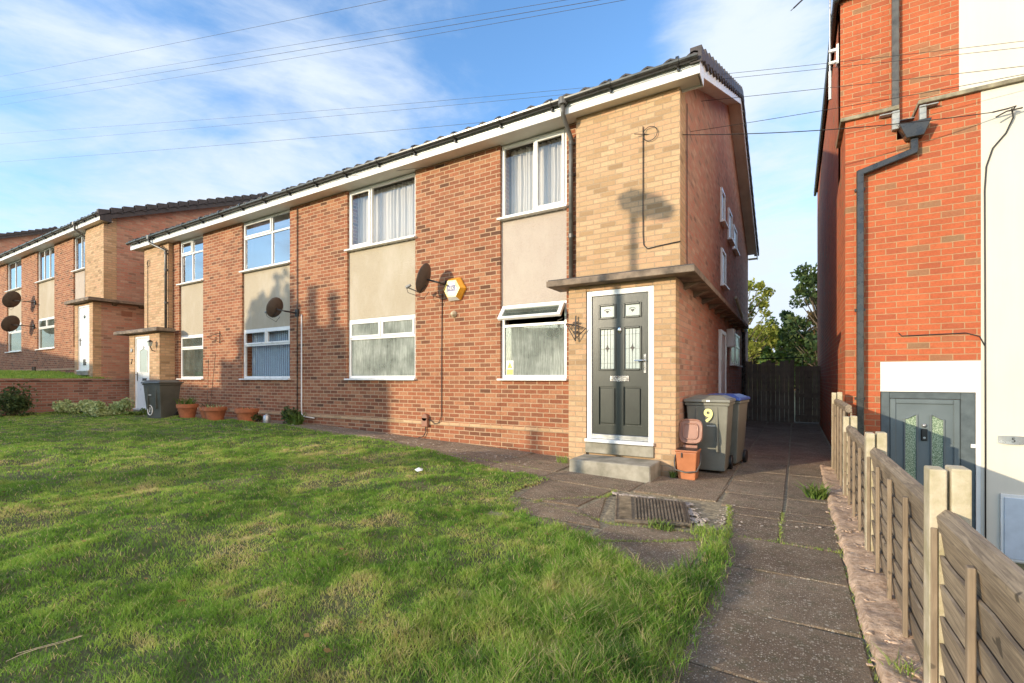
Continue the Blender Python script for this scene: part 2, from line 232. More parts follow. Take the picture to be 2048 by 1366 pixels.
# ------------------------------------------------------------------ mesh helpers
class MB:
    def __init__(s): s.v = []; s.f = []
    def add(s, vs, fs):
        o = len(s.v); s.v += [tuple(v) for v in vs]; s.f += [tuple(i+o for i in f) for f in fs]; return s
    def box(s, x0, x1, y0, y1, z0, z1, M=None):
        if x0 > x1: x0, x1 = x1, x0
        if y0 > y1: y0, y1 = y1, y0
        if z0 > z1: z0, z1 = z1, z0
        vs = [Vector(p) for p in ((x0, y0, z0), (x1, y0, z0), (x1, y1, z0), (x0, y1, z0), (x0, y0, z1), (x1, y0, z1), (x1, y1, z1), (x0, y1, z1))]
        if M is not None: vs = [M @ p for p in vs]
        return s.add(vs, [(0, 3, 2, 1), (4, 5, 6, 7), (0, 1, 5, 4), (1, 2, 6, 5), (2, 3, 7, 6), (3, 0, 4, 7)])
    def taper(s, c, b, t, z0, z1, M=None, off=(0, 0)):      # frustum: centre c, half sizes b at z0 and t at z1
        vs = [Vector((c[0]+sx*b[0], c[1]+sy*b[1], z0)) for sx, sy in ((-1, -1), (1, -1), (1, 1), (-1, 1))]+[Vector((c[0]+off[0]+sx*t[0], c[1]+off[1]+sy*t[1], z1)) for sx, sy in ((-1, -1), (1, -1), (1, 1), (-1, 1))]
        if M is not None: vs = [M @ p for p in vs]
        return s.add(vs, [(0, 3, 2, 1), (4, 5, 6, 7), (0, 1, 5, 4), (1, 2, 6, 5), (2, 3, 7, 6), (3, 0, 4, 7)])
    def prism(s, pts, d):          # closed polygon pts (3D), extruded by vector d
        n = len(pts); d = Vector(d); vs = [Vector(p) for p in pts]+[Vector(p)+d for p in pts]
        return s.add(vs, [tuple(range(n)), tuple(reversed(range(n, 2*n)))]+[(i, (i+1) % n+0, (i+1) % n+n, i+n)[::-1] for i in range(n)])
    def tube(s, path, r, n=8, caps=True):
        P = [Vector(p) for p in path]; rs = r if isinstance(r, (list, tuple)) else [r]*len(P); rings = []; up = None; o = len(s.v)
        for i, p in enumerate(P):
            t = (P[min(i+1, len(P)-1)]-P[max(i-1, 0)]); t = t.normalized() if t.length > 1e-9 else Vector((0, 0, 1))
            if up is None: up = t.orthogonal().normalized()
            up = (up-t*up.dot(t)); up = up.normalized() if up.length > 1e-6 else t.orthogonal().normalized(); b = t.cross(up)
            for k in range(n): a = 2*math.pi*k/n; s.v.append(tuple(p+(up*math.cos(a)+b*math.sin(a))*rs[i]))
        for i in range(len(P)-1):
            for k in range(n): s.f.append((o+i*n+k, o+i*n+(k+1) % n, o+(i+1)*n+(k+1) % n, o+(i+1)*n+k))
        if caps: s.f.append(tuple(o+k for k in reversed(range(n)))); s.f.append(tuple(o+(len(P)-1)*n+k for k in range(n)))
        return s
    def lathe(s, prof, c=(0, 0, 0), n=24, M=None):       # prof: (r,z)
        o = len(s.v); C = Vector(c)
        for r, z in prof:
            for k in range(n):
                a = 2*math.pi*k/n; p = Vector((r*math.cos(a), r*math.sin(a), z)); p = (M @ p) if M is not None else p; s.v.append(tuple(p+C))
        for i in range(len(prof)-1):
            for k in range(n): s.f.append((o+i*n+k, o+i*n+(k+1) % n, o+(i+1)*n+(k+1) % n, o+(i+1)*n+k))
        if prof[0][0] > 1e-5: s.f.append(tuple(o+k for k in reversed(range(n))))
        if prof[-1][0] > 1e-5: s.f.append(tuple(o+(len(prof)-1)*n+k for k in range(n)))
        return s
    def build(s, name, mat, parent=None, bevel=0.0, smooth=False, org=None, seg=1, autosmooth=False):
        """verts are world coordinates; the object's frame is its root's (or org)"""
        me = bpy.data.meshes.new(name); O = Vector(org) if org is not None else (rootloc(parent) if parent else Vector((0, 0, 0)))
        me.from_pydata([tuple(Vector(v)-O) for v in s.v], [], s.f); me.materials.append(MAT[mat]); me.update()
        ob = bpy.data.objects.new(name, me); COL.objects.link(ob)
        if parent: ob.parent = parent
        else: ob.location = O
        if smooth or autosmooth:
            for p in me.polygons: p.use_smooth = True
            if autosmooth: me.set_sharp_from_angle(angle=R(35))
        if bevel > 0:
            b = ob.modifiers.new('bevel', 'BEVEL'); b.width = bevel; b.segments = seg; b.limit_method = 'ANGLE'; b.angle_limit = R(40)
        return ob
def each(mb, name, mat, parent, **kw):      # one object per separate piece
    n = len(mb.v); par = list(range(n))
    def fd(a):
        while par[a] != a: par[a] = par[par[a]]; a = par[a]
        return a
    for f in mb.f:
        r = fd(f[0])
        for i in f[1:]: par[fd(i)] = r
    g = {}
    for f in mb.f: g.setdefault(fd(f[0]), []).append(f)
    out = []
    for fs in g.values():
        ids = sorted({i for f in fs for i in f}); mp = {a: b for b, a in enumerate(ids)}; out.append(MB().add([mb.v[i] for i in ids], [tuple(mp[i] for i in f) for f in fs]).build(name, mat, parent, **kw))
    return out
def rootloc(o):
    v = Vector((0, 0, 0))
    while o is not None: v += o.location; o = o.parent
    return v
def tag(o, label, cat, group=None, kind=None):
    o['label'] = label; o['category'] = cat
    if group: o['group'] = group
    if kind: o['kind'] = kind
    return o
def thing(name, label, cat, loc, group=None):
    o = bpy.data.objects.new(name, None); o.location = loc; o.empty_display_size = 0.2; COL.objects.link(o); return tag(o, label, cat, group)
def struct(o, label=None, cat=None):
    o['kind'] = 'structure'
    if label: o['label'] = label
    if cat: o['category'] = cat
    return o
def txt(name, body, size, M, mat, parent, ext=0.001):
    cu = bpy.data.curves.new(name, 'FONT'); cu.body = body; cu.size = size; cu.extrude = ext; cu.offset = 0.006 if body == '9' else 0.0; cu.align_x = 'CENTER'; cu.align_y = 'CENTER'
    t = bpy.data.objects.new(name+'_src', cu); COL.objects.link(t); dg = bpy.context.evaluated_depsgraph_get(); me = bpy.data.meshes.new_from_object(t.evaluated_get(dg)); bpy.data.objects.remove(t)
    O = rootloc(parent); me.transform(Matrix.Translation(-O) @ M); me.materials.clear(); me.materials.append(MAT[mat]); o = bpy.data.objects.new(name, me); COL.objects.link(o); o.parent = parent; return o
def front_M(x, y, z): return Matrix.Translation((x, y, z)) @ Matrix.Rotation(R(90), 4, 'X')      # text facing -Y
def soup(name, mat, V, F, tone=None, parent=None, org=(0, 0, 0)):
    me = bpy.data.meshes.new(name); V = np.asarray(V, np.float32)-np.asarray(org, np.float32); F = np.asarray(F, np.int32); k = F.shape[1]
    me.vertices.add(len(V)); me.vertices.foreach_set('co', V.ravel()); me.loops.add(F.size); me.loops.foreach_set('vertex_index', F.ravel()); me.polygons.add(len(F))
    me.polygons.foreach_set('loop_start', np.arange(0, F.size, k, dtype=np.int32)); me.polygons.foreach_set('loop_total', np.full(len(F), k, np.int32)); me.update(calc_edges=True)
    if tone is not None: a = me.attributes.new('tone', 'FLOAT', 'POINT'); a.data.foreach_set('value', np.asarray(tone, np.float32))
    me.materials.append(MAT[mat]); o = bpy.data.objects.new(name, me); COL.objects.link(o)
    if parent: o.parent = parent
    else: o.location = org
    return o
def gz(x, y):      # height of the garden ground
    t = np.clip((-np.asarray(x, float)-1.0)*0.036, 0, 0.31)
    return t
def gzf(x, y): return float(gz(x, y))
#@@SPLIT1
# ------------------------------------------------------------------ ground
def in_poly(px, py, poly):
    c = np.zeros(len(px), bool); n = len(poly)
    for i in range(n):
        x1, y1 = poly[i]; x2, y2 = poly[(i+1) % n]
        k = ((y1 > py) != (y2 > py)) & (px < (x2-x1)*(py-y1)/((y2-y1) or 1e-9)+x1); c ^= k
    return c
LAWN = [(-21, 5.6), (-18.0, 6.15), (-15.6, 6.1), (-13.0, 6.05), (-9.7, 6.0), (-8.3, 6.05), (-6.5, 5.98), (-5.2, 5.75), (-4.2, 5.5), (-3.3, 5.28), (-2.75, 5.3), (-2.55, 5.0), (-2.65, 4.6), (-2.55, 4.2), (-2.25, 3.95), (-2.0, 3.7), (-1.6, 3.62), (-1.3, 3.4), (-1.05, 3.18),
        (-0.86, 3.0), (-0.72, 2.92), (-0.66, 3.2), (-0.58, 3.6), (-0.56, 4.1), (-0.44, 3.9), (-0.42, 3.2), (-0.44, 2.6), (-0.47, 2.1), (-0.50, 1.2), (-0.5, -3.5), (-21, -3.5)]
xs = np.concatenate([[-400, -200, -100, -60, -40, -30], np.arange(-24, -0.3, 0.4), np.arange(-0.3, 0.56, 0.2), [0.56, 0.60, 2, 5, 12, 30, 80, 200, 400]])
ys = np.concatenate([[-400, -200, -100, -50, -30], np.arange(-14, 20, 0.5), [24, 30, 50, 100, 200, 400]])
X, Y = np.meshgrid(xs, ys); Z = gz(X, Y)-0.06
Z = np.where((X > 0.58), -1.0, Z); Z = np.where(Y < -6, -0.25, Z); Z = np.where((X < -18.05) & (Y > -3), 1.20+0.30*np.clip((-18.05-X)/5.0, 0, 1), Z); Z = np.where((X > 0.58) & (Y < -6), -0.25, Z)
nx, ny = len(xs), len(ys); V = np.stack([X.ravel(), Y.ravel(), Z.ravel()], 1); I = np.arange(nx*ny).reshape(ny, nx)
F = np.stack([I[:-1, :-1].ravel(), I[:-1, 1:].ravel(), I[1:, 1:].ravel(), I[1:, :-1].ravel()], 1)
struct(soup('ground', 'lawn_soil', V, F))
def vnoise(x, y, s, seed=0):      # smooth value noise for patches
    r = np.random.default_rng(seed); G = r.random((64, 64)); u = (x*s) % 64; v = (y*s) % 64; i = u.astype(int); j = v.astype(int); fu = u-i; fv = v-j; fu = fu*fu*(3-2*fu); fv = fv*fv*(3-2*fv)
    return (G[j % 64, i % 64]*(1-fu)+G[j % 64, (i+1) % 64]*fu)*(1-fv)+(G[(j+1) % 64, i % 64]*(1-fu)+G[(j+1) % 64, (i+1) % 64]*fu)*fv
def relief(x, y): return 0.012*np.sin(x*3.1+y*1.7)+0.012*np.sin(x*1.3-y*2.9)+0.045*(vnoise(x, y, 3.0, 31)-0.5)+0.038*(vnoise(x, y, 7.0, 32)-0.5)
# lawn soil mound over the ground
xs = np.arange(-17.9, 0.2, 0.06); ys = np.arange(-3.5, 6.4, 0.06); X, Y = np.meshgrid(xs, ys); nx, ny = len(xs), len(ys)
ins = in_poly(X.ravel(), Y.ravel(), LAWN).reshape(X.shape); from_noise = relief(X, Y)
Zl = gz(X, Y)+0.018+from_noise; V = np.stack([X.ravel(), Y.ravel(), Zl.ravel()], 1); I = np.arange(nx*ny).reshape(ny, nx)
keep = (ins[:-1, :-1] & ins[1:, 1:] & ins[1:, :-1] & ins[:-1, 1:]).ravel()
F = np.stack([I[:-1, :-1].ravel(), I[:-1, 1:].ravel(), I[1:, 1:].ravel(), I[1:, :-1].ravel()], 1)[keep]
struct(soup('lawn', 'lawn_soil', V, F))
def blades(px, py, pz, h, wd, tone, lean=0.5, rng=RNG):
    n = len(px); a = rng.random(n)*2*math.pi; la = rng.random(n)*2*math.pi; ln = h*lean*(0.3+rng.random(n)); dx = np.cos(a)*wd*0.5; dy = np.sin(a)*wd*0.5; lx = np.cos(la)*ln; ly = np.sin(la)*ln
    b0 = np.stack([px-dx, py-dy, pz], 1); b1 = np.stack([px+dx, py+dy, pz], 1); m0 = np.stack([px-dx*0.75+lx*0.35, py-dy*0.75+ly*0.35, pz+h*0.6], 1); m1 = np.stack([px+dx*0.75+lx*0.35, py+dy*0.75+ly*0.35, pz+h*0.6], 1); t = np.stack([px+lx, py+ly, pz+h], 1)
    V = np.stack([b0, b1, m0, m1, t], 1).reshape(-1, 3); o = np.arange(n)[:, None]*5
    F = np.concatenate([o+np.array([[0, 1, 3]]), o+np.array([[0, 3, 2]]), o+np.array([[2, 3, 4]])]); return V, F, np.repeat(tone, 5)
def grassfield():
    P = []
    cA = R(30.87)
    for d0, d1, dens in ((0.3, 1.5, 5000), (1.5, 3.2, 15000), (3.2, 5.0, 8500), (5.0, 7.5, 4200), (7.5, 11, 2000), (11, 20, 1000)):
        n = int(dens*((21-0.4)*(6.4+1.5))); n = min(n, 2400000); x = -21+RNG.random(n)*20.8; y = -1.5+RNG.random(n)*7.9
        d = -math.sin(cA)*x+math.cos(cA)*y; r = math.cos(cA)*x+math.sin(cA)*y
        k = (d > d0) & (d <= d1) & ((np.abs(r) < d*1.14+0.25) | ((np.abs(r) < d*1.14+4.0) & (RNG.random(n) < 0.3))); x, y, d = x[k], y[k], d[k]
        ex = x+0.07*(RNG.random(len(x))-0.5)*2; ey = y+0.07*(RNG.random(len(x))-0.5)*2; k = in_poly(ex, ey, LAWN) & (x > -17.9); x, y, d = x[k], y[k], d[k]
        sel = RNG.random(len(x)) < np.clip(0.35+1.1*vnoise(x, y, 2.3, 5), 0, 1); x, y, d = x[sel], y[sel], d[sel]
        P.append((x, y, d))
    x = np.concatenate([p[0] for p in P]); y = np.concatenate([p[1] for p in P]); d = np.concatenate([p[2] for p in P])
    pat = 0.5*vnoise(x, y, 1.1, 1)+0.3*vnoise(x+3*0, y, 3.1, 2)+0.2*vnoise(x, y, 8.0, 3); clump = vnoise(x, y, 5.0, 4)
    edge = np.clip(1-np.abs(x+0.9)/1.0, 0, 1)*np.clip((4.6-y)/1.0, 0, 1)      # long grass by the path
    tft = vnoise(x, y, 17.0, 6); tf2 = vnoise(x, y, 31.0, 8); h = (0.010+0.018*clump+0.018*tft*tft+0.008*RNG.random(len(x)))*(1+2.2*edge)*np.where(pat > 0.6, 0.8, 1.0)
    wd = np.clip(0.0024*d**0.75*0.9, 0.0026, 0.017)
    dryness = np.clip((pat-0.47)*4.0, 0, 1)*np.clip(1.25-(d-4)/10, 0.25, 1); tone = 0.12+0.25*RNG.random(len(x))+0.38*dryness*(0.3+RNG.random(len(x)))+0.15*(vnoise(x, y, 0.6, 9)-0.5)+0.45*(tft-0.5)*(tf2)+0.50*(vnoise(x, y, 4.0, 12)-0.5)+0.30*(vnoise(x, y, 9.0, 13)-0.5)
    tone = np.where((RNG.random(len(x)) < 0.07+0.14*edge), 0.75+0.2*RNG.random(len(x)), tone)
    z = gz(x, y)+0.015+relief(x, y)
    V, F, T = blades(x, y, z, h, wd, tone, 0.9); print('blades', len(x))
    o = soup('grass_blades', 'grass', V, F, T); tag(o, 'green lawn grass with straw coloured dry patches in front of the flats', 'grass', kind='stuff')
grassfield()
# far higher garden on the left: bright grass
n = 26000; x = -18.1-RNG.random(n)*14; y = 1.0+RNG.random(n)*5.4; V, F, T = blades(x, y, 1.19+0.30*np.clip((-18.05-x)/5.0, 0, 1), 0.06+0.07*RNG.random(n), np.full(n, 0.02), 0.25+0.3*RNG.random(n), 0.7)
tag(soup('garden_grass', 'grass', V, F, T), 'bright sunlit grass of the higher garden above the brick retaining wall', 'grass', kind='stuff')
# paving slabs: path beside the fence and the strip along the wall
def slab(mb, pts, z, th=0.05, tilt=0.0):
    c = [(p[0], p[1], z(p[0], p[1])+random.uniform(-tilt, tilt)) for p in pts]; n = len(c)
    mb.add([(a, b, h) for a, b, h in c]+[(a, b, h-th) for a, b, h in c], [tuple(range(n)), tuple(reversed(range(n, 2*n)))]+[(i, i+n, (i+1) % n+n, (i+1) % n) for i in range(n)])
pz = lambda x, y: gzf(x, y)+0.0
pm = MB(); g = 0.005
yy = [0.2, 0.95, 1.62, 2.28, 2.93, 3.62, 4.30, 5.02, 5.30]
for a, b in zip(yy[:-1], yy[1:]):
    sk = random.uniform(-0.02, 0.02)
    if a > 4.2:
        xm = -0.10+random.uniform(-.03, .03); slab(pm, [(-0.56, a+g-0.02), (xm-g, a+g), (xm-g, b-g), (-0.56, b-g)], pz, tilt=0.005); slab(pm, [(xm+g, a+g), (0.30, a+g+sk), (0.30, b-g+sk), (xm+g, b-g)], pz, tilt=0.005)
    else: slab(pm, [(-0.46, a+g-sk), (0.29, a+g+sk), (0.29, b-g+sk), (-0.46, b-g-sk)], pz, tilt=0.007)
yb = 5.30
for i, h in enumerate([0.62, 0.75, 0.75, 0.75, 0.75, 0.75, 0.75, 0.9, 0.9, 0.9, 0.9, 0.9, 0.9, 0.9]):      # back along the side of the house
    a, b = yb, yb+h; yb = b
    for x0, x1 in ((-1.32, -0.72), (-0.70, -0.10), (-0.08, 0.57)) if a > 5.8 else ((-0.66, -0.1), (-0.08, 0.36)): slab(pm, [(x0+g, a+g), (x1-g, a+g), (x1-g, b-g), (x0+g, b-g)], pz, tilt=0.005)
# apron in front of the door, around the drain cover
for pts in ([(-2.70, 5.25), (-1.62, 5.30), (-1.60, 5.86), (-2.72, 5.86)], [(-1.58, 5.33), (-0.72, 5.42), (-0.70, 6.35), (-1.55, 6.35)], [(-2.50, 4.30), (-1.86, 4.40), (-1.80, 5.22), (-2.66, 5.20)], [(-1.72, 4.0), (-1.5, 3.98), (-1.75, 4.9), (-1.80, 4.3)],
            [(-2.28, 3.85), (-1.45, 3.90), (-1.50, 4.02), (-1.85, 4.32), (-2.48, 4.22)], [(-1.44, 3.55), (-0.64, 3.05), (-0.60, 4.10), (-0.95, 4.28), (-1.40, 3.98)], [(-2.0, 3.72), (-1.48, 3.52), (-1.48, 3.84), (-2.0, 3.82)], [(-1.40, 3.50), (-0.82, 2.98), (-0.66, 3.0), (-0.64, 3.03), (-1.42, 3.53)]): slab(pm, pts, pz, tilt=0.007)
xx = -2.74
while xx > -10.6:
    wd_ = random.choice((0.6, 0.75, 0.9)); x1 = max(xx-wd_, -10.7)
    for y0, y1 in ((5.15, 5.68), (5.70, 6.25), (6.27, 6.80)):
        if y0 < 5.5 and xx < -4.6: continue
        slab(pm, [(x1+g, y0+g), (xx-g, y0+g), (xx-g, y1-g), (x1+g, y1-g)], lambda x, y: gzf(x, y)-0.004, tilt=0.008)
    xx = x1
while xx > -16: x1 = xx-0.9; slab(pm, [(x1+g, 6.2), (xx-g, 6.2), (xx-g, 6.8), (x1+g, 6.8)], lambda x, y: gzf(x, y)-0.004, tilt=0.006); xx = x1
struct(pm.build('path', 'paving', bevel=0.006))
bx_ = np.array([0.58]+list(np.arange(0.2, -17.2, -0.6))); by_ = np.array([0.0, 3.0, 5.15, 6.79]); V = [(a, b, gzf(a, b)-0.014) for b in by_ for a in bx_]; m = len(bx_); fb_ = [(j*m+i, j*m+i+1, (j+1)*m+i+1, (j+1)*m+i)[::-1] for j in range(3) for i in range(m-1) if not (j < 2 and i > 5)]
struct(MB().add(V, fb_).add([(-1.33, 6.79, -0.014), (0.6, 6.79, -0.014), (0.6, 17.5, -0.014), (-1.33, 17.5, -0.014)], [(0, 1, 2, 3)]).build('path_bed', 'joint_dirt'))
# rough concrete strip at the fence foot
xs = np.concatenate([np.arange(0.30, 0.60, 0.02)]); ys = np.arange(-1.0, 8.35, 0.03); X, Y = np.meshgrid(xs, ys); nx, ny = len(xs), len(ys)
Xw = X+np.where(X < 0.32, 0.04*(vnoise(X, Y, 1.3, 21)-0.5)+0.03*(vnoise(X, Y, 6, 23)-0.5), 0); Zc = 0.022+0.03*vnoise(X, Y, 9, 22)+0.012*vnoise(X, Y, 25, 24)-0.05*(X < 0.31)-np.where(Y > 6.2, (Y-6.2)*0.01, 0)
V = np.stack([Xw.ravel(), Y.ravel(), Zc.ravel()], 1); I = np.arange(nx*ny).reshape(ny, nx); F = np.stack([I[:-1, :-1].ravel(), I[:-1, 1:].ravel(), I[1:, 1:].ravel(), I[1:, :-1].ravel()], 1)
struct(soup('kerb_strip', 'pink_concrete', V, F))
# retaining edge beyond the fence, road behind the camera
struct(MB().box(0.585, 0.64, -6, 8.3, -1.05, -0.02).build('retaining_edge', 'concrete'))
struct(MB().box(-90, 90, -13.5, -7.5, -0.30, -0.246).build('road', 'asphalt'))
struct(MB().box(-90, 90, -7.5, -6.0, -0.30, -0.13).build('pavement', 'paving'))

#@@SPLIT2
# ------------------------------------------------------------------ a block of flats
LN = {}
def window(parent, x0, x1, z0, z1, yf, panes, glass_='glass_clear', curtain=None, sill=True, opened=None, fw=0.055):
    """panes: list of (xa, xb, za, zb, sash) in fractions"""
    fr = MB(); d = 0.06; y0, y1 = yf+0.045, yf+0.045+d
    fr.box(x0, x0+fw, y0, y1, z0, z1); fr.box(x1-fw, x1, y0, y1, z0, z1); fr.box(x0+fw, x1-fw, y0, y1, z1-fw, z1); fr.box(x0+fw, x1-fw, y0, y1, z0, z0+fw)
    ix0, ix1, iz0, iz1 = x0+fw, x1-fw, z0+fw, z1-fw; W, H = ix1-ix0, iz1-iz0; gl = MB(); sh = MB(); m = 0.022; openers = []
    for xa, xb, za, zb, sash in panes:
        a, b, c, e = ix0+W*xa+(m if xa > 0 else 0), ix0+W*xb-(m if xb < 1 else 0), iz0+H*za+(m if za > 0 else 0), iz0+H*zb-(m if zb < 1 else 0)
        if xb < 1: fr.box(b, b+2*m, y0+0.002, y1-0.002, c, e)
        if za > 0 and xa == 0: fr.box(ix0, ix1 if sash != 'keep' else b, y0+0.004, y1-0.004, c-2*m, c)
        if sash and sash != 'keep' and sash != 'open':
            s_ = 0.042; ys = y0-0.016; sh.box(a, a+s_, ys, y0+0.02, c, e); sh.box(b-s_, b, ys, y0+0.02, c, e); sh.box(a+s_, b-s_, ys, y0+0.02, e-s_, e); sh.box(a+s_, b-s_, ys, y0+0.02, c, c+s_); a, b, c, e = a+s_, b-s_, c+s_, e-s_; gl.box(a, b, y0+0.004, y0+0.012, c, e)
        elif sash == 'open': openers.append((a, b, c, e))
        else: gl.box(a, b, y0+0.026, y0+0.034, c, e)
    wf = fr.build('window', 'upvc_white', parent, 0.004)
    if sh.f: sh.build('sash', 'upvc_white', wf, 0.004)
    if gl.f: each(gl, 'pane', glass_, wf)
    for a, b, c, e in openers:
        th = R(opened); s_ = 0.05; M = Matrix.Translation((0, y0, e)) @ Matrix.Rotation(-th, 4, 'X'); q_ = MB(); h = e-c
        for bx in ((a-0.02, a+s_, -0.05, 0, -h, 0), (b-s_, b+0.02, -0.05, 0, -h, 0), (a+s_, b-s_, -0.05, 0, -s_, 0), (a+s_, b-s_, -0.05, 0, -h, -h+s_)): q_.box(*bx, M=M)
        q_.build('open_sash', 'upvc_white', wf, 0.004); MB().box(a+s_, b-s_, -0.03, -0.022, -h+s_, -s_, M=M).build('pane', 'glass_dim', wf)
        LN['stay'] = MB().tube([(b-0.03, y0, c+0.05), (b-0.06, y0-0.12, c+0.0)], 0.006).build('stay', 'steel_grey', wf)
    if sill: MB().box(x0-0.03, x1+0.03, yf-0.07, y0+0.001, z0-0.035, z0-0.002).build('sill', 'upvc_white', wf, 0.006)
    if curtain == 'net':
        V = []; F_ = []; n = 150
        for i in range(n+1):
            x = x0+0.06+(x1-x0-0.12)*i/n; yc = y1+0.14+0.018*math.sin(x*58+2.2*math.sin(x*7))+0.014*math.sin(x*97+1.5*math.sin(x*11))
            V += [(x, yc, z0+0.05), (x+0.01*math.sin(x*9), yc+0.01*math.sin(x*31), (z0+z1)/2), (x, yc, z1-0.03)]
            if i: k = 3*i; F_ += [(k-3, k, k+1, k-2), (k-2, k+1, k+2, k-1)]
        MB().add(V, F_).build('curtain', 'net_curtain', wf, smooth=True)
    elif curtain == 'blind':
        bl = MB(); x = x0+0.10
        while x < x1-0.08: bl.box(x, x+0.062, y1+0.10, y1+0.103, z0+0.06, z1-0.06, M=None); x += 0.078
        bl.build('blind', 'blind_blue', wf)
    elif curtain == 'side':
        bl = MB()
        for cx in (x0+0.1, x0+0.16, x0+0.23, x1-0.17, x1-0.10): bl.box(cx-0.012, cx+0.018, y1+0.1, y1+0.13, z0+0.1, z1-0.05)
        bl.build('curtain', 'net_curtain', wf)
    return wf
def dish(cx, cy, cz, wall, n=(-0.93, -0.20, 0.32), rad=0.25, label='', group='satellite dishes on the walls'):
    root = thing('satellite_dish', label, 'satellite dish', wall, group)
    nv = Vector(n).normalized(); side = nv.cross(Vector((0, 0, 1))).normalized(); up = side.cross(nv); M = Matrix((side, up, nv)).transposed().to_4x4()
    prof = [(rad*k/8, 0.055*(k/8)**2*1.0) for k in range(0, 9)]; d_ = MB(); C = Vector((cx, cy, cz)); Ms = M @ Matrix.Diagonal((0.88, 1.08, 1, 1))
    d_.lathe([(0.001, 0)]+prof[1:]+[(rad*1.01, 0.056), (rad*1.0, 0.048)]+[(r*0.99, z-0.008) for r, z in reversed(prof[1:8])]+[(0.001, -0.008)], C, 36, Ms); d_.build('reflector', 'dish_mesh', root, smooth=True)
    W = Vector(wall); A = C-nv*0.03; a_ = MB(); a_.tube([A, A-nv*0.07, (W.x, A.y+0.05 if A.y+0.05 < W.y else W.y-0.1, A.z-0.06), (W.x, W.y-0.02, A.z-0.07)], 0.017); a_.box(W.x-0.06, W.x+0.06, W.y-0.02, W.y, A.z-0.15, A.z+0.02); a_.build('mount_arm', 'black_plastic', root)
    p = C-up*rad*1.05+nv*0.04; e = C+nv*0.34-up*rad*0.95; MB().tube([p-nv*0.08+up*0.16, p, e], 0.011).build('feed_arm', 'dark_metal', root)
    MB().tube([e+Vector((0, 0, -0.01)), e+(C+up*0.02-e).normalized()*0.09], [0.03, 0.024], 12).build('feed_horn', 'lamp_grey', root)
    MB().tube([e, e+Vector((0.02, 0.02, -0.10)), p+Vector((0.05, 0.05, -0.10)), p+Vector((0.12, 0.1, 0.02))], 0.005, 6).build('cable', 'black_plastic', root)
    return root
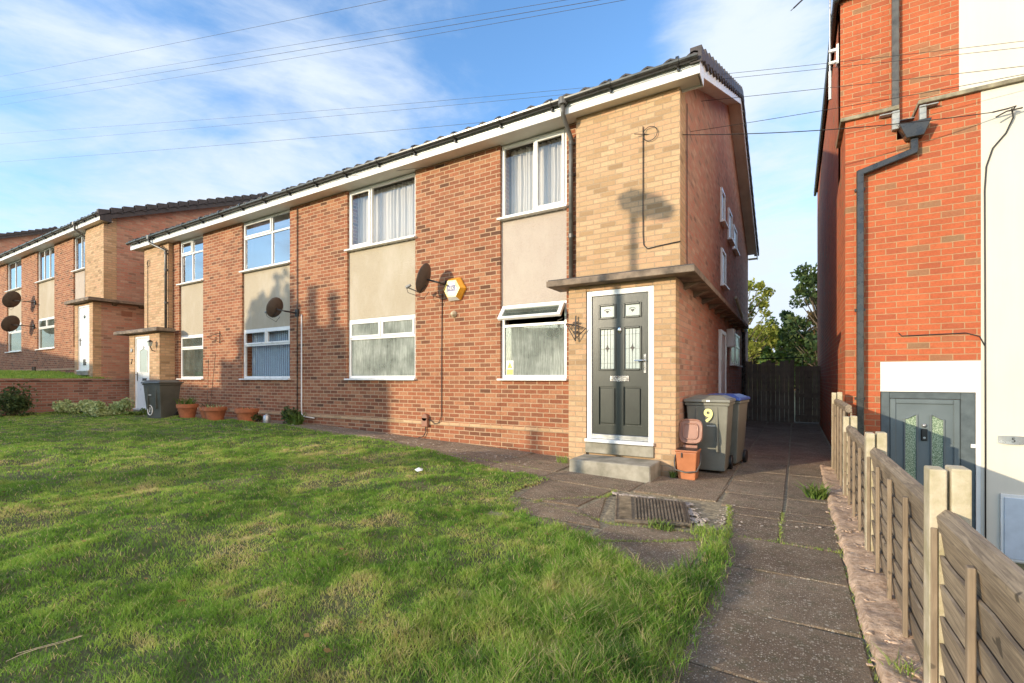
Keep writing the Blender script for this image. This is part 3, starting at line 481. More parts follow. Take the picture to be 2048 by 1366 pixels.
def block(dx, dy, dz, label, spec, detail=True):
    Z = lambda z: z+EZ+dz
    XR, XL = -1.34+dx, -17.15+dx; YC, YR, YP, YB = 6.69+dy, 6.80+dy, 6.41+dy, 17.5+dy
    root = thing('flat_block', label, 'house', (XR, YC, EZ+dz-1.3)); zb = -1.5; zt = 3.965
    LN['root'] = root
    # bays from right to left: list of (x0,x1,type)
    wb = MB(); cbk = MB()
    bays = [(-4.30, -3.07), (-8.12, -6.21), (-12.05, -10.08), (-15.25, -13.93)]
    reds = [(-3.07, -2.86), (-6.21, -4.30), (-10.08, -8.12), (-13.93, -12.05), (-15.62, -15.25)]
    for a, b in reds: wb.box(a+dx, b+dx, YR, YR+0.3, Z(zb), Z(zt+0.1))
    for a, b in bays: wb.box(a+dx, b+dx, YR+0.004, YR+0.3, Z(zb), Z(-0.037))
    wb.build('red_brick_wall', 'red_brick', root)
    cbk.box(-2.86+dx, XR, YC, YC+0.355, Z(1.38), Z(zt+0.22)); cbk.box(XL, -15.62+dx, YC, YC+0.35, Z(1.38), Z(zt+0.1)); each(cbk, 'cream_brick_wall', 'cream_brick', root)
    for i, (a, b) in enumerate(bays):
        MB().box(a+dx, b+dx, YR+0.045, YR+0.28, Z(1.235), Z(2.672)).build('render_panel', 'render_pink' if i == 0 else 'render_cream', root)
    # plinth band of paler brick course
    MB().box(-15.6+dx, -2.87+dx, YR-0.012, YR+0.003, Z(-0.86), Z(-0.80)).build('plinth_course', 'cream_brick', root)
    # porches with door openings
    def porch(x0, x1, d0, d1, side):
        pb = MB(); pb.box(x0, d0, YP, YP+0.22, Z(zb), Z(1.33)); pb.box(d1, x1, YP, YP+0.22, Z(zb), Z(1.33)); pb.box(d0, d1, YP+0.05, YP+0.22, Z(zb), Z(-1.06)); pb.box(d0, d1, YP+0.01, YP+0.22, Z(1.255), Z(1.33))
        if side > 0: pb.box(x0, x0+0.11, YP+0.22, YR+0.02, Z(zb), Z(1.33))
        else: pb.box(x1-0.11, x1, YP+0.22, YR+0.02, Z(zb), Z(1.33))
        pb.build('porch_wall', 'cream_brick', root)
        MB().box(d0-0.0, d1+0.0, YP-0.03, YP+0.05, Z(-1.06), Z(-0.915)).build('door_sill', 'concrete', root, 0.006)
    porch(-2.86+dx, XR, -2.59+dx, -1.62+dx, 1); porch(XL-0.28, -15.50+dx, -17.08+dx, -16.12+dx, -1)
    # side wall towards +X (upper) and lower part, back, left wall, floors
    sw = MB(); sw.box(XR-0.3, XR, YC+0.351, YB, Z(1.38), Z(zt)); mid = (YC+YB)/2; rise = 2.42
    sw.prism([(XR, YC+0.36, Z(zt)), (XR, YB, Z(zt)), (XR, YB, Z(zt+0.12)), (XR, mid, Z(zt+rise)), (XR, YC+0.36, Z(zt+0.27))], (-0.3, 0, 0))
    sw.box(XR-0.3, XR, YP+0.2205, YB, Z(zb), Z(1.379)); sw.build('side_wall', 'side_brick', root)
    bw_ = MB(); bw_.box(XL, XR-0.301, YB-0.3, YB-0.001, Z(zb), Z(zt)); bw_.box(XL, XL+0.3, YC+0.351, YB-0.301, Z(zb), Z(zt)); bw_.prism([(XL, YC+0.36, Z(zt)), (XL, YB, Z(zt)), (XL, mid, Z(zt+rise-0.05))], (0.3, 0, 0)); bw_.build('back_wall', 'side_brick', root)
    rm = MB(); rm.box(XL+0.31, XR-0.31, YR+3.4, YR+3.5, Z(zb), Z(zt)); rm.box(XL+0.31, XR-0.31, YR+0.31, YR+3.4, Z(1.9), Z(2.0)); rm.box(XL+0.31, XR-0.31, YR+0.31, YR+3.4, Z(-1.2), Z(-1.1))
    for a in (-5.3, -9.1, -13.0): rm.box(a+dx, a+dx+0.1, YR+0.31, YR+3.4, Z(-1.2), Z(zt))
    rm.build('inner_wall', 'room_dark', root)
    # canopies
    def canopy(x0, x1, ye):
        c = MB(); c.box(x0, x1, YP-0.20, YP+0.28, Z(1.335), Z(1.42))
        if ye: c.box(x1-0.32, x1, YP+0.28, ye, Z(1.335), Z(1.42))
        cc = c.build('canopy', 'canopy_concrete', root, 0.006)
        if ye:
            b_ = MB(); y = YP+0.5
            while y < ye-0.2: b_.prism([(XR, y, Z(1.333)), (XR, y, Z(1.25)), (x1-0.04, y, Z(1.333))], (0, 0.12, 0)); y += 0.75
            each(b_, 'bracket', 'canopy_concrete', cc)
        MB().box(x0+0.02, x1-0.02, YP-0.18, YP+0.2, Z(1.421), Z(1.436)).build('canopy_felt', 'roof_tile', cc)
    canopy(-3.13+dx, -1.07+dx, 14.2+dy); canopy(-18.0+dx, -15.2+dx, None)
    # soffit, fascia, box ends
    YF = 6.50+dy; ex, el = -1.07+dx, -17.6+dx
    MB().box(el, ex-0.02, YF+0.02, YR+0.06, Z(zt), Z(zt+0.012)).build('soffit', 'soffit_cream', root)
    MB().box(el, ex, YF, YF+0.019, Z(zt-0.012), Z(zt+0.17)).build('fascia', 'upvc_white', root, 0.003)
    # roof slopes
    yr0 = YF-0.05; zr0 = zt+0.20; zr1 = zt+rise+0.20; yb1 = YB+0.25
    def slope(ya, za, yb, zb_, name):
        V = []; F_ = []; xs_ = np.arange(el-0.02, ex+0.021, 0.05); n = 12
        for j in range(n+1):
            for k_, dzz in ((0, 0.0), (1, 0.0)):
                t = j/n; y = ya+(yb-ya)*t; z = za+(zb_-za)*t+(0.025 if k_ == 1 else 0)
                for x in xs_: p = ((x+dx*0) % 0.30)/0.30; V.append((x, y, z+0.045*max(0, math.sin(p*2*math.pi))**0.7*1.0))
        m = len(xs_)
        for r_ in range(2*(n+1)-1):
            for i in range(m-1): a = r_*m+i; F_.append((a, a+1, a+m+1, a+m))
        o = MB().add(V, F_).build(name, spec.get('roof', 'roof_tile'), root, smooth=False)
        s_ = o.modifiers.new('solid', 'SOLIDIFY'); s_.thickness = 0.02; s_.offset = -1; return o
    rf = slope(yr0, zr0, mid, zr1, 'roof'); slope(yb1, zr0, mid, zr1, 'roof')
    MB().tube([(el, mid, zr1+Z(0)+0.03-0), (ex, mid, zr1+Z(0)+0.03)], 0.11, 10).build('ridge_tile', 'roof_tile', rf)
    for o in [c for c in COL.objects if c.parent == root and c.name.startswith('roof')]: o.location.z += Z(0)
    for c in rf.children: c.location.z -= Z(0)
    # barge boards, verge soffit, verge tiles at +X end
    def P(t, off): y = yr0+(mid-yr0)*t if t <= 1 else mid+(yb1-mid)*(t-1); z = zr0+(zr1-zr0)*(t if t <= 1 else 2-t); return y, Z(z+off)
    bb = MB()
    for t0, t1 in ((0.02, 1), (1, 1.98)):
        (ya, za), (yb, zb_) = P(t0, -0.02), P(t1, -0.02); (yc, zc), (yd, zd) = P(t0, -0.25), P(t1, -0.25)
        bb.prism([(ex-0.02, ya, za), (ex-0.02, yb, zb_), (ex-0.02, yd, zd), (ex-0.02, yc, zc)], (0.02, 0, 0))
    for yy0, yy1 in ((YF+0.0, YC+0.12), (YB-0.05, yb1-0.06)):      # boxed ends at the eaves
        bb.prism([(ex, yy0, Z(zt-0.012)), (ex, yy1, Z(zt-0.03)), (ex, yy1, Z(zt+0.2)), (ex, yy0, Z(zt+0.16))], (0.012, 0, 0)); bb.box(XR+0.0, ex, yy1-0.02, yy1, Z(zt-0.03), Z(zt+0.2)) if yy0 < YC+1 else bb.box(XR, ex, yy0, yy1, Z(zt-0.012), Z(zt))
    bb.build('bargeboard', spec.get('barge', 'upvc_white'), root)
    vs = MB()
    for t0, t1 in ((0.05, 1), (1, 1.95)):
        (ya, za), (yb, zb_) = P(t0, -0.21), P(t1, -0.21); vs.prism([(XR, ya, za), (XR, yb, zb_), (XR, yb, zb_+0.02), (XR, ya, za+0.02)], (ex-0.021-XR, 0, 0))
    vs.build('verge_soffit', 'soffit_cream', root)
    for side_, xe in ((1, ex),):
        vt = MB(); n = 17
        for leg in (0, 1):
            for i in range(n):
                t0 = leg+i/n; t1 = leg+(i+1)/n; (ya, za), (yb, zb_) = P(t0, 0.115), P(t1, 0.035)
                if leg: (ya, za), (yb, zb_) = P(t0, 0.035), P(t1, 0.115)
                lo_, hi_ = (0.21, 0.10) if not leg else (0.10, 0.21); yc_ = ya+0.93*(yb-ya); zc_ = za+0.93*(zb_-za); vt.prism([(xe-0.10, ya, za), (xe-0.10, yc_, zc_), (xe-0.10, yc_, zc_-hi_), (xe-0.10, ya, za-lo_)], (0.145, 0, 0)); (i == 0 and leg == 0) or vt.box(xe-0.09, xe+0.03, min(ya, yb), max(ya, yb), min(za, zb_)-0.12, min(za, zb_)-0.02)
        vt.build('verge_tile', spec.get('verge', 'verge_tile'), root, 0.004)
    # gutter: half round trough with brackets
    gy, gzz, gr = YF-0.06, Z(zt+0.185), 0.056; V = []; F_ = []; na = 9
    for xg in (el-0.03, ex+0.0):
        for rr in (gr, gr-0.006):
            for k in range(na): a = math.pi+math.pi*k/(na-1); V.append((xg, gy+rr*math.cos(a), gzz+rr*math.sin(a)))
    for k in range(na-1): F_ += [(k, k+1, 2*na+k+1, 2*na+k), (na+k, 3*na+k, 3*na+k+1, na+k+1), (k, na+k, na+k+1, k+1), (2*na+k, 2*na+k+1, 3*na+k+1, 3*na+k)]
    F_ += [(0, 2*na, 3*na, na), (na-1, 2*na-1, 4*na-1, 3*na-1), tuple(range(na)), tuple(range(2*na, 3*na))[::-1]]
    gt = MB().add(V, F_).build('gutter', 'gutter_black', root)
    x = ex-0.25
    while x > el: br = MB(); br.lathe([(gr+0.004, -0.018), (gr+0.010, -0.018), (gr+0.010, 0.018), (gr+0.004, 0.018)], (x, gy, gzz-0.001), 16, Matrix.Rotation(R(90), 4, 'Y')); br.box(x-0.012, x+0.012, gy+0.01, YF, gzz-0.10, gzz-0.05); br.build('gutter_bracket', 'gutter_black', gt); x -= 0.92
    MB().tube([(el, YF-0.008, Z(zt+0.10)), (ex, YF-0.008, Z(zt+0.10))], 0.006, 6).build('gutter_clip', 'steel_grey', gt)
    # downpipes
    def down(xo, xp, zl, yw=YR):
        d_ = MB(); yp = yw-0.055; d_.tube([(xo, gy, gzz-0.04), (xo, gy, gzz-0.16), (xo+(xp-xo)*0.15, gy+0.01, gzz-0.22), (xp, yp, gzz-0.44), (xp, yp, gzz-0.55), (xp, yp, zl)], 0.034, 12); dp = d_.build('downpipe', 'pipe_grey', root, smooth=True)
        c_ = MB()
        for zc in (gzz-0.52, gzz-1.0, gzz-1.95, gzz-3.3): 
            if zc > zl: c_.tube([(xp, yp, zc-0.03), (xp, yp, zc+0.03)], 0.041, 12); c_.box(xp-0.05, xp+0.05, yp+0.02, yw, zc-0.015, zc+0.015)
        c_.lathe([(0.07, -0.05), (0.07, 0.05)], (xo, gy, gzz-0.03), 14); each(c_, 'pipe_collar', 'pipe_grey', dp)
    down(-2.97+dx, -2.97+dx, Z(1.43)); down(-16.2+dx, -15.66+dx, Z(1.42), YC) if detail else down(-16.2+dx, -15.66+dx, Z(1.42), YC)
    # windows
    for w_ in spec['windows']:
        kind, (a, b) = w_[0], bays[w_[1]]; z0, z1 = (0.0, 1.232) if kind == 'g' else (2.71, 3.955)
        window(root, a+dx+0.003, b+dx-0.003, Z(z0), Z(z1), YR, w_[2], **w_[3])
    if detail:      # side windows, side door, kitchen window
        for y0, y1, z0, z1 in ((10.7, 11.25, 3.30, 3.99), (11.95, 12.6, 3.25, 3.95), (12.95, 13.7, 3.25, 3.85), (10.75, 11.4, 1.98, 2.74), (12.35, 14.4, 0.35, 1.15)):
            f = MB(); X_ = XR+0.001
            for bx in ((y0, y0+0.05, z0, z1), (y1-0.05, y1, z0, z1), (y0+.05, y1-.05, z0, z0+0.05), (y0+.05, y1-.05, z1-0.05, z1)): f.box(X_, X_+0.035, bx[0], bx[1], Z(bx[2]), Z(bx[3]))
            if y1-y0 > 1.5: f.box(X_, X_+0.034, (y0+y1)/2-0.03, (y0+y1)/2+0.03, Z(z0+.05), Z(z1-.05)); f.box(X_, X_+0.033, y0+.05, (y0+y1)/2-0.03, Z(z1-0.35), Z(z1-0.30)); f.box(X_, X_+0.033, (y0+y1)/2+0.03, y1-0.05, Z(z1-0.35), Z(z1-0.30))
            wf = f.build('side_window', 'upvc_white', root); MB().box(X_+0.002, X_+0.012, y0+0.05, y1-0.05, Z(z0+0.05), Z(z1-0.05)).build('pane', 'frosted_glass', wf); MB().box(X_, X_+0.10, y0-0.03, y1+0.03, Z(z0-0.04), Z(z0-0.002)).build('sill', 'upvc_white', wf)
        f = MB(); X_ = XR+0.001; f.box(X_, X_+0.05, 10.45, 10.55, Z(-1.2), Z(1.0)); f.box(X_, X_+0.05, 11.25, 11.35, Z(-1.2), Z(1.0)); f.box(X_, X_+0.05, 10.55, 11.25, Z(0.92), Z(1.0)); sd = f.build('side_door', 'upvc_white', root); MB().box(X_, X_+0.03, 10.55, 11.25, Z(-1.2), Z(0.92)).build('door_leaf', 'white_paint', sd)
        MB().box(XR+0.001, XR+0.16, 11.75, 12.05, Z(0.72), Z(1.13)).build('meter_box', 'white_paint', root, 0.01)
        pp = MB(); pp.tube([(XR+0.05, 13.2, Z(2.05)), (XR+0.06, 14.6, Z(1.75)), (XR+0.06, 15.0, Z(1.35))], 0.04); pp.build('waste_pipe', 'beige_plastic', root, smooth=True)
        pp = MB(); pp.tube([(XR+0.06, 15.2, Z(1.4)), (XR+0.06, 15.2, Z(-1.3))], 0.05); pp.box(XR+0.01, XR+0.16, 15.1, 15.3, Z(1.35), Z(1.55)); pp.build('soil_pipe', 'gutter_black', root, smooth=False)
        MB().tube([(XR+0.012, YC+0.42, Z(zt-0.03)), (XR+0.012, YC+0.42, Z(1.40))], 0.006, 6).build('wall_cable', 'wire_black', root)
    return root
F2 = [(0, 0.5, 0.69, 1, True), (0.5, 1, 0.69, 1, True), (0, 1, 0, 0.69, None)]      # two top vents over one pane
def F2x(t=0.69): return [(0, 0.5, t, 1, True), (0.5, 1, t, 1, True), (0, 1, 0, t, None)]
main = block(0, 0, 0, 'near pair of brick maisonettes with black front door and white fascia, filling the middle', {'windows': [
    ('g', 0, [(0, 1, 0.74, 1, 'open'), (0, 1, 0, 0.74, None)], dict(glass_='glass_wet', opened=38)),
    ('u', 0, [(0, 0.52, 0, 1, None), (0.52, 1, 0, 1, True)], dict(curtain='net')),
    ('g', 1, F2x(), dict(glass_='glass_wet')), ('u', 1, [(0, 0.34, 0, 1, True), (0.34, 1, 0, 1, None)], dict(curtain='net')),
    ('g', 2, F2x(), dict(glass_='glass_clear', curtain='blind')), ('u', 2, [(0, 0.62, 0.68, 1, True), (0, 0.62, 0, 0.68, 'keep'), (0.62, 1, 0, 1, None)], dict(glass_='glass_sky')),
    ('g', 3, [(0, 1, 0.70, 1, True), (0, 1, 0, 0.70, None)], dict(glass_='glass_dim')), ('u', 3, [(0, 0.5, 0.68, 1, True), (0, 0.5, 0, 0.68, 'keep'), (0.5, 1, 0, 1, None)], dict(glass_='glass_sky', curtain='side'))]})
B2X, B2Y, B2Z = -18.16, -0.22, 1.17
far = block(B2X, B2Y, B2Z, 'second brick block further up the hill, with two dishes on its front', {'roof': 'roof_tile', 'verge': 'roof_tile', 'barge': 'roof_tile', 'windows': [
    ('g', 1, F2x(), dict(glass_='glass_dim')), ('u', 1, [(0, 0.33, 0, 1, None), (0.33, 0.66, 0, 1, None), (0.66, 1, 0, 1, None)], dict(glass_='glass_sky', curtain='side')),
    ('u', 0, [(0, 0.5, 0, 1, None), (0.5, 1, 0, 1, None)], dict(glass_='glass_sky', curtain='side')), ('g', 2, F2x(), dict(glass_='glass_dim')),
    ('u', 2, [(0, 0.5, 0, 1, None), (0.5, 1, 0, 1, None)], dict(glass_='glass_sky', curtain='side')), ('g', 3, F2x(), dict(glass_='glass_dim')), ('u', 3, F2x(), dict(glass_='glass_sky'))]}, detail=False)
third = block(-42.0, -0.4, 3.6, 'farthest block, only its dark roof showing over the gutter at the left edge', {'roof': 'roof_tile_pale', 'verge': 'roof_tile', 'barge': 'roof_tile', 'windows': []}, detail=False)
#@@SPLIT3
ZW = lambda z: z+EZ
# ------------------------------------------------------------------ front doors (parts of their blocks)
def black_door(root):
    x0, x1, yf = -2.585, -1.625, 6.41; y0, y1 = yf+0.02, yf+0.09; z0, z1 = ZW(-0.90), ZW(1.25); f = MB(); fw = 0.075
    f.box(x0, x0+fw, y0, y1, z0+0.04, z1); f.box(x1-fw, x1, y0, y1, z0+0.04, z1); f.box(x0+fw, x1-fw, y0, y1, z1-fw, z1); f.box(x0-0.01, x1+0.01, yf-0.05, y1, z0-0.005, z0+0.04)
    dr = f.build('front_door', 'upvc_white', root, 0.005)
    a, b = x0+fw+0.006, x1-fw-0.006; c, e = z0+0.115, z1-fw-0.006; yl = y0+0.022
    MB().box(a-0.004, b+0.004, y0+0.006, y0+0.05, z0+0.042, z0+0.11).build('threshold', 'steel_grey', dr, 0.006)
    W = b-a; H = e-c; cols = ((a+0.095, a+W/2-0.055), (a+W/2+0.055, b-0.095)); rows = ((c+0.13, c+0.67), (c+0.90, c+1.50), (c+1.63, c+1.83))
    lf = MB(); xsx = [a, cols[0][0], cols[0][1], cols[1][0], cols[1][1], b]; zz = [c, rows[0][0], rows[0][1], rows[1][0], rows[1][1], rows[2][0], rows[2][1], e]
    for i in range(5):
        for j in range(7):
            hole = (i in (1, 3)) and (j in (1, 3, 5)); lf.box(xsx[i], xsx[i+1], yl+(0.022 if hole else 0), yl+0.04, zz[j], zz[j+1])
    leaf = lf.build('door_leaf', 'black_door', dr)
    md = MB(); gl = MB(); ld = MB(); mo = MB()
    for i, (p, q_) in enumerate(cols):
        for j, (r, t) in enumerate(rows):
            m = 0.022
            if j == 0:      # raised solid panel
                md.box(p+0.018, q_-0.018, yl+0.004, yl+0.023, r+0.02, t-0.02)
            else:
                for bx in ((p-m*.3, p+m, r, t), (q_-m, q_+m*.3, r, t), (p+m, q_-m, r-m*.3, r+m), (p+m, q_-m, t-m, t+m*.3)): md.box(bx[0], bx[1], yl-0.014, yl+0.022, bx[2], bx[3])
                gl.box(p+m, q_-m, yl+0.008, yl+0.0215, r+m, t-m); cx = (p+q_)/2; yy = yl+0.003
                if j == 1:
                    for lx in (cx-0.045, cx+0.045, cx): ld.box(lx-0.0016, lx+0.0016, yy, yl+0.0085, r+m, t-m)
                    for lz in (r+0.1, t-0.1, (r+t)/2): ld.box(p+m, q_-m, yy+0.001, yl+0.0085, lz-0.0016, lz+0.0016)
                    cz = (r+t)/2+0.01; mo.prism([(cx, yy, cz+0.062), (cx+0.011, yy, cz+0.018), (cx+0.033, yy, cz), (cx+0.011, yy, cz-0.018), (cx, yy, cz-0.062), (cx-0.011, yy, cz-0.018), (cx-0.033, yy, cz), (cx-0.011, yy, cz+0.018)][::-1], (0, 0.006, 0))
                else:
                    cz = (r+t)/2; mo.prism([(cx, yy, cz-0.025), (cx+0.026, yy, cz+0.003), (cx+0.016, yy, cz+0.014), (cx-0.016, yy, cz+0.014), (cx-0.026, yy, cz+0.003)], (0, 0.006, 0))
                    mo.tube([(cx-0.045, yy, cz+0.012), (cx-0.025, yy, cz+0.032), (cx, yy, cz+0.039), (cx+0.025, yy, cz+0.032), (cx+0.045, yy, cz+0.012)], 0.003, 6)
    md.build('panel_moulding', 'black_door', leaf, 0.006) if False else md.build('panel_moulding', 'black_door', dr, 0.006)
    each(gl, 'door_glass', 'frosted_glass', dr); ld.build('leading', 'dark_metal', dr); each(mo, 'glass_motif', 'dark_metal', dr)
    cx = (a+b)/2; k = MB(); k.box(cx-0.135, cx+0.135, yl-0.014, yl+0.002, c+0.745, c+0.825); k.box(cx-0.115, cx+0.115, yl-0.02, yl-0.010, c+0.765, c+0.805); k.build('letterbox', 'chrome', dr, 0.004)
    k = MB(); k.lathe([(0.001, 0.022), (0.018, 0.020), (0.028, 0.010), (0.030, 0)], (cx, yl, c+1.46), 18, Matrix.Rotation(R(90), 4, 'X') @ Matrix.Diagonal((1, 1.7, 1, 1))); k.build('door_knocker', 'chrome', dr, smooth=True)
    k = MB(); hx = b-0.045; k.box(hx-0.017, hx+0.017, yl-0.012, yl+0.002, c+0.86, c+1.12); k.tube([(hx, yl-0.01, c+1.03), (hx, yl-0.05, c+1.03), (hx-0.02, yl-0.058, c+1.03), (hx-0.13, yl-0.055, c+1.03)], 0.010, 10); k.lathe([(0.014, 0.016), (0.014, 0)], (hx, yl, c+0.92), 14, Matrix.Rotation(R(90), 4, 'X')); k.build('door_handle', 'chrome', dr, 0.003)
black_door(main)
def white_door(root, x0, x1, yf, z0, z1, style):
    f = MB(); fw = 0.06; y0 = yf+0.02; f.box(x0, x0+fw, y0, y0+0.06, z0, z1); f.box(x1-fw, x1, y0, y0+0.06, z0, z1); f.box(x0+fw, x1-fw, y0, y0+0.06, z1-fw, z1); f.box(x0, x1, yf-0.04, y0+0.05, z0-0.04, z0-0.002)
    dr = f.build('front_door', 'upvc_white', root, 0.005); a, b = x0+fw+0.004, x1-fw-0.004; yl = y0+0.015; MB().box(a, b, yl, yl+0.04, z0+0.005, z1-fw-0.004).build('door_leaf', 'upvc_white', dr, 0.003)
    cx = (a+b)/2; H = z1-z0
    if style == 'arch':
        g0, g1, zb_, zm, zt_ = cx-0.02, b-0.11, z0+H*0.50, z0+H*0.80, z0+H*0.865; g0 = a+0.22
        pts = [(g0, zb_), (g1, zb_), (g1, zm), ((g0+g1)/2+0.05, zm+0.05), ((g0+g1)/2, zt_), ((g0+g1)/2-0.05, zm+0.05), (g0, zm)]
        MB().prism([(x, yl-0.006, z) for x, z in pts], (0, 0.008, 0)).build('door_glass', 'frosted_glass', dr); P_ = [Vector((x, yl-0.008, z)) for x, z in pts]; MB().tube(P_+[P_[0]], 0.013, 6).build('glass_trim', 'upvc_white', dr)
    else:
        m = MB(); MB().prism([(cx-0.12+0.24*i/8, yl-0.006, z0+H*0.80+0.12*math.sin(math.pi*i/8)) for i in range(9)], (0, 0.01, 0)).build('fan_light', 'frosted_glass', dr)
        for k in range(3): m.tube([(cx, yl-0.01, z0+H*0.80), (cx+0.12*math.cos(R(45+45*k)), yl-0.01, z0+H*0.80+0.12*math.sin(R(45+45*k)))], 0.006, 6)
        m.build('leading', 'dark_metal', dr); pm_ = MB()
        for px0 in (a+0.12, cx+0.05):
            for zz0, zz1 in ((0.12, 0.42), (0.5, 0.74)): pm_.box(px0, px0+0.24, yl-0.008, yl, z0+H*zz0, z0+H*zz1)
        each(pm_, 'raised_panel', 'upvc_white', dr, bevel=0.008); MB().box(cx-0.09, cx+0.09, yl-0.018, yl, z0+0.16, z0+0.36).build('cat_flap', 'dark_metal', dr, 0.004)
    k = MB(); hx = a+0.06; k.box(hx-0.014, hx+0.014, yl-0.012, yl, z0+H*0.38, z0+H*0.50); k.tube([(hx, yl-0.01, z0+H*0.47), (hx, yl-0.05, z0+H*0.47), (hx+0.12, yl-0.05, z0+H*0.47)], 0.010, 8); k.build('door_handle', 'dark_metal', dr)
    if style == 'arch': MB().box(cx-0.02, cx+0.22, yl-0.012, yl, z0+H*0.385, z0+H*0.42).build('letterbox', 'dark_metal', dr)
    return dr
white_door(main, -17.08, -16.12, 6.41, ZW(-0.89), ZW(1.25), 'arch')
white_door(far, -2.59+B2X, -1.62+B2X, 6.41+B2Y, ZW(-0.89+B2Z), ZW(1.25+B2Z), 'fan')
# ------------------------------------------------------------------ small things on the near block
tag(MB().taper((-2.07, 6.13), (0.545, 0.27), (0.54, 0.265), 0.0, ZW(-1.085)).build('concrete_step', 'concrete', bevel=0.012, org=(-2.07, 6.13, 0)), 'grey concrete step on the ground below the black front door', 'doorstep')
dish(-5.64, 6.45, ZW(1.77), (-5.42, 6.80, ZW(1.66)), label='round dark satellite dish beside the yellow hexagonal alarm box')
dish(-10.02, 6.42, ZW(1.58), (-9.80, 6.80, ZW(1.50)), n=(-0.80, 0.0, 0.35), rad=0.22, label='satellite dish on the brick pier over the window with blue blinds')
dish(-27.05, 6.05, ZW(3.16), (-26.45, 6.56, ZW(3.1)), n=(-0.9, -0.25, 0.45), rad=0.33, label='upper of the two satellite dishes on the far block at the left edge')
dish(-27.2, 6.05, ZW(2.20), (-26.6, 6.56, ZW(2.1)), n=(-0.9, -0.25, 0.45), rad=0.33, label='lower of the two satellite dishes on the far block at the left edge')
# hexagonal alarm box
al = thing('alarm_box', 'yellow and amber hexagonal burglar alarm box with blue lettering on the brick wall', 'alarm box', (-5.25, 6.80, ZW(1.60)))
def hexp(r, y, cx=-5.25, cz=ZW(1.60)): return [(cx+r*math.cos(R(60*k)), y, cz+r*0.93*math.sin(R(60*k))) for k in range(6)]
A_, B_, C_ = hexp(0.25, 6.80), hexp(0.25, 6.765), hexp(0.185, 6.69)
MB().add(A_+B_+C_, [(i, (i+1) % 6, (i+1) % 6+6, i+6) for i in range(6)]+[(i+6, (i+1) % 6+6, (i+1) % 6+12, i+12) for i in range(6)]).build('case', 'alarm_amber', al)
MB().prism(hexp(0.183, 6.686), (0, 0.003, 0)).build('face_plate', 'alarm_yellow', al); MB().prism([(p[0]*0.5-5.25*0.5+0.028*0, 6.6835, (p[2]-ZW(1.6))*0.62+ZW(1.60)) for p in hexp(0.22, 6.684)], (0, 0.002, 0)).build('label_plate', 'upvc_white', al)
MB().box(-5.355, -5.165, 6.680, 6.683, ZW(1.55), ZW(1.66)).build('badge', 'blue_ink', al); txt('lettering', 'AEK', 0.078, front_M(-5.26, 6.678, ZW(1.605)), 'white_paint', al)
MB().add([(p[0], p[1]-0.001, p[2]) for p in (B_[4], B_[5], C_[5], C_[4])], [(0, 1, 2, 3)]).build('strobe_window', 'upvc_white', al)
# round vent, service box, cable
k = MB(); k.lathe([(0.062, 0), (0.062, 0.02), (0.045, 0.028), (0.04, 0.06), (0.022, 0.075), (0.001, 0.078)], (-5.28, 6.80, ZW(1.16)), 20, Matrix.Rotation(R(90), 4, 'X')); tag(k.build('wall_vent', 'beige_plastic', smooth=True, org=(-5.28, 6.80, ZW(1.16))), 'small round beige flue cap on the brick wall under the alarm box', 'vent')
k = MB(); k.box(-6.0, -5.86, 6.73, 6.80, ZW(-0.90), ZW(-0.73)); k.lathe([(0.07, 0), (0.07, 0.07)], (-5.93, 6.80, ZW(-0.73)), 20, Matrix.Rotation(R(90), 4, 'X')); tag(k.build('cable_box', 'brown_box', bevel=0.008, org=(-5.93, 6.8, ZW(-0.9))), 'brown rounded cable box low on the red brick wall', 'junction box')
def wcable(name, path, label, r=0.007, mat='wire_black', cat='cable'): return tag(MB().tube(path, r, 6).build(name, mat, smooth=True, org=path[0]), label, cat)
wcable('wall_cable', [(-5.55, 6.79, ZW(1.55)), (-5.56, 6.79, ZW(0.5)), (-5.56, 6.785, ZW(-0.68)), (-5.60, 6.77, ZW(-0.80)), (-5.70, 6.76, ZW(-0.84)), (-5.80, 6.77, ZW(-0.78)), (-5.86, 6.77, ZW(-0.76))], 'thin black cable dropping from the near satellite dish to the brown box')
wcable('wall_cable', [(-5.93, 6.77, ZW(-0.9)), (-5.92, 6.77, ZW(-1.0)), (-5.98, 6.76, ZW(-1.09)), (-6.05, 6.7, gzf(-6, 6.7)+0.01)], 'short black cable running from under the brown box into the paving', 0.009)
wcable('white_conduit', [(-9.62, 6.78, ZW(1.45)), (-9.62, 6.78, ZW(-0.70)), (-9.60, 6.77, ZW(-0.80)), (-9.5, 6.76, ZW(-0.86)), (-9.15, 6.76, ZW(-0.88))], 'white plastic conduit down the brick pier right of the blue blinds', 0.014, 'upvc_white', 'conduit')
wcable('dark_conduit', [(-9.78, 6.78, ZW(3.9)), (-9.78, 6.78, ZW(-0.95))], 'thin dark cable down the full height of the middle brick pier', 0.011, 'gutter_black', 'cable')
pth = [(-1.84, 6.675, ZW(3.55)), (-1.84, 6.675, ZW(2.02)), (-1.83, 6.675, ZW(1.88)), (-1.78, 6.675, ZW(1.82)), (-1.6, 6.675, ZW(1.84)), (-1.33, 6.675, ZW(1.86))]
wcable('wall_cable', pth, 'black cable with a hanging coil clipped to the cream brick wall above the canopy')
MB().tube([(-1.74+0.10*math.cos(a)-0.0, 6.665, ZW(3.42)+0.10*math.sin(a)) for a in np.linspace(0, 6.28, 22)], 0.005, 6).build('coil', 'wire_black', [o for o in COL.objects if o.name.startswith('wall_cable') and o.type == 'MESH' and 'coil' in o.get('label', '')][0])
wcable('wall_cable', [(-16.9, 6.675, ZW(3.6)), (-16.9, 6.675, ZW(1.45))], 'thin dark cable down the cream brick at the left end of the near block')
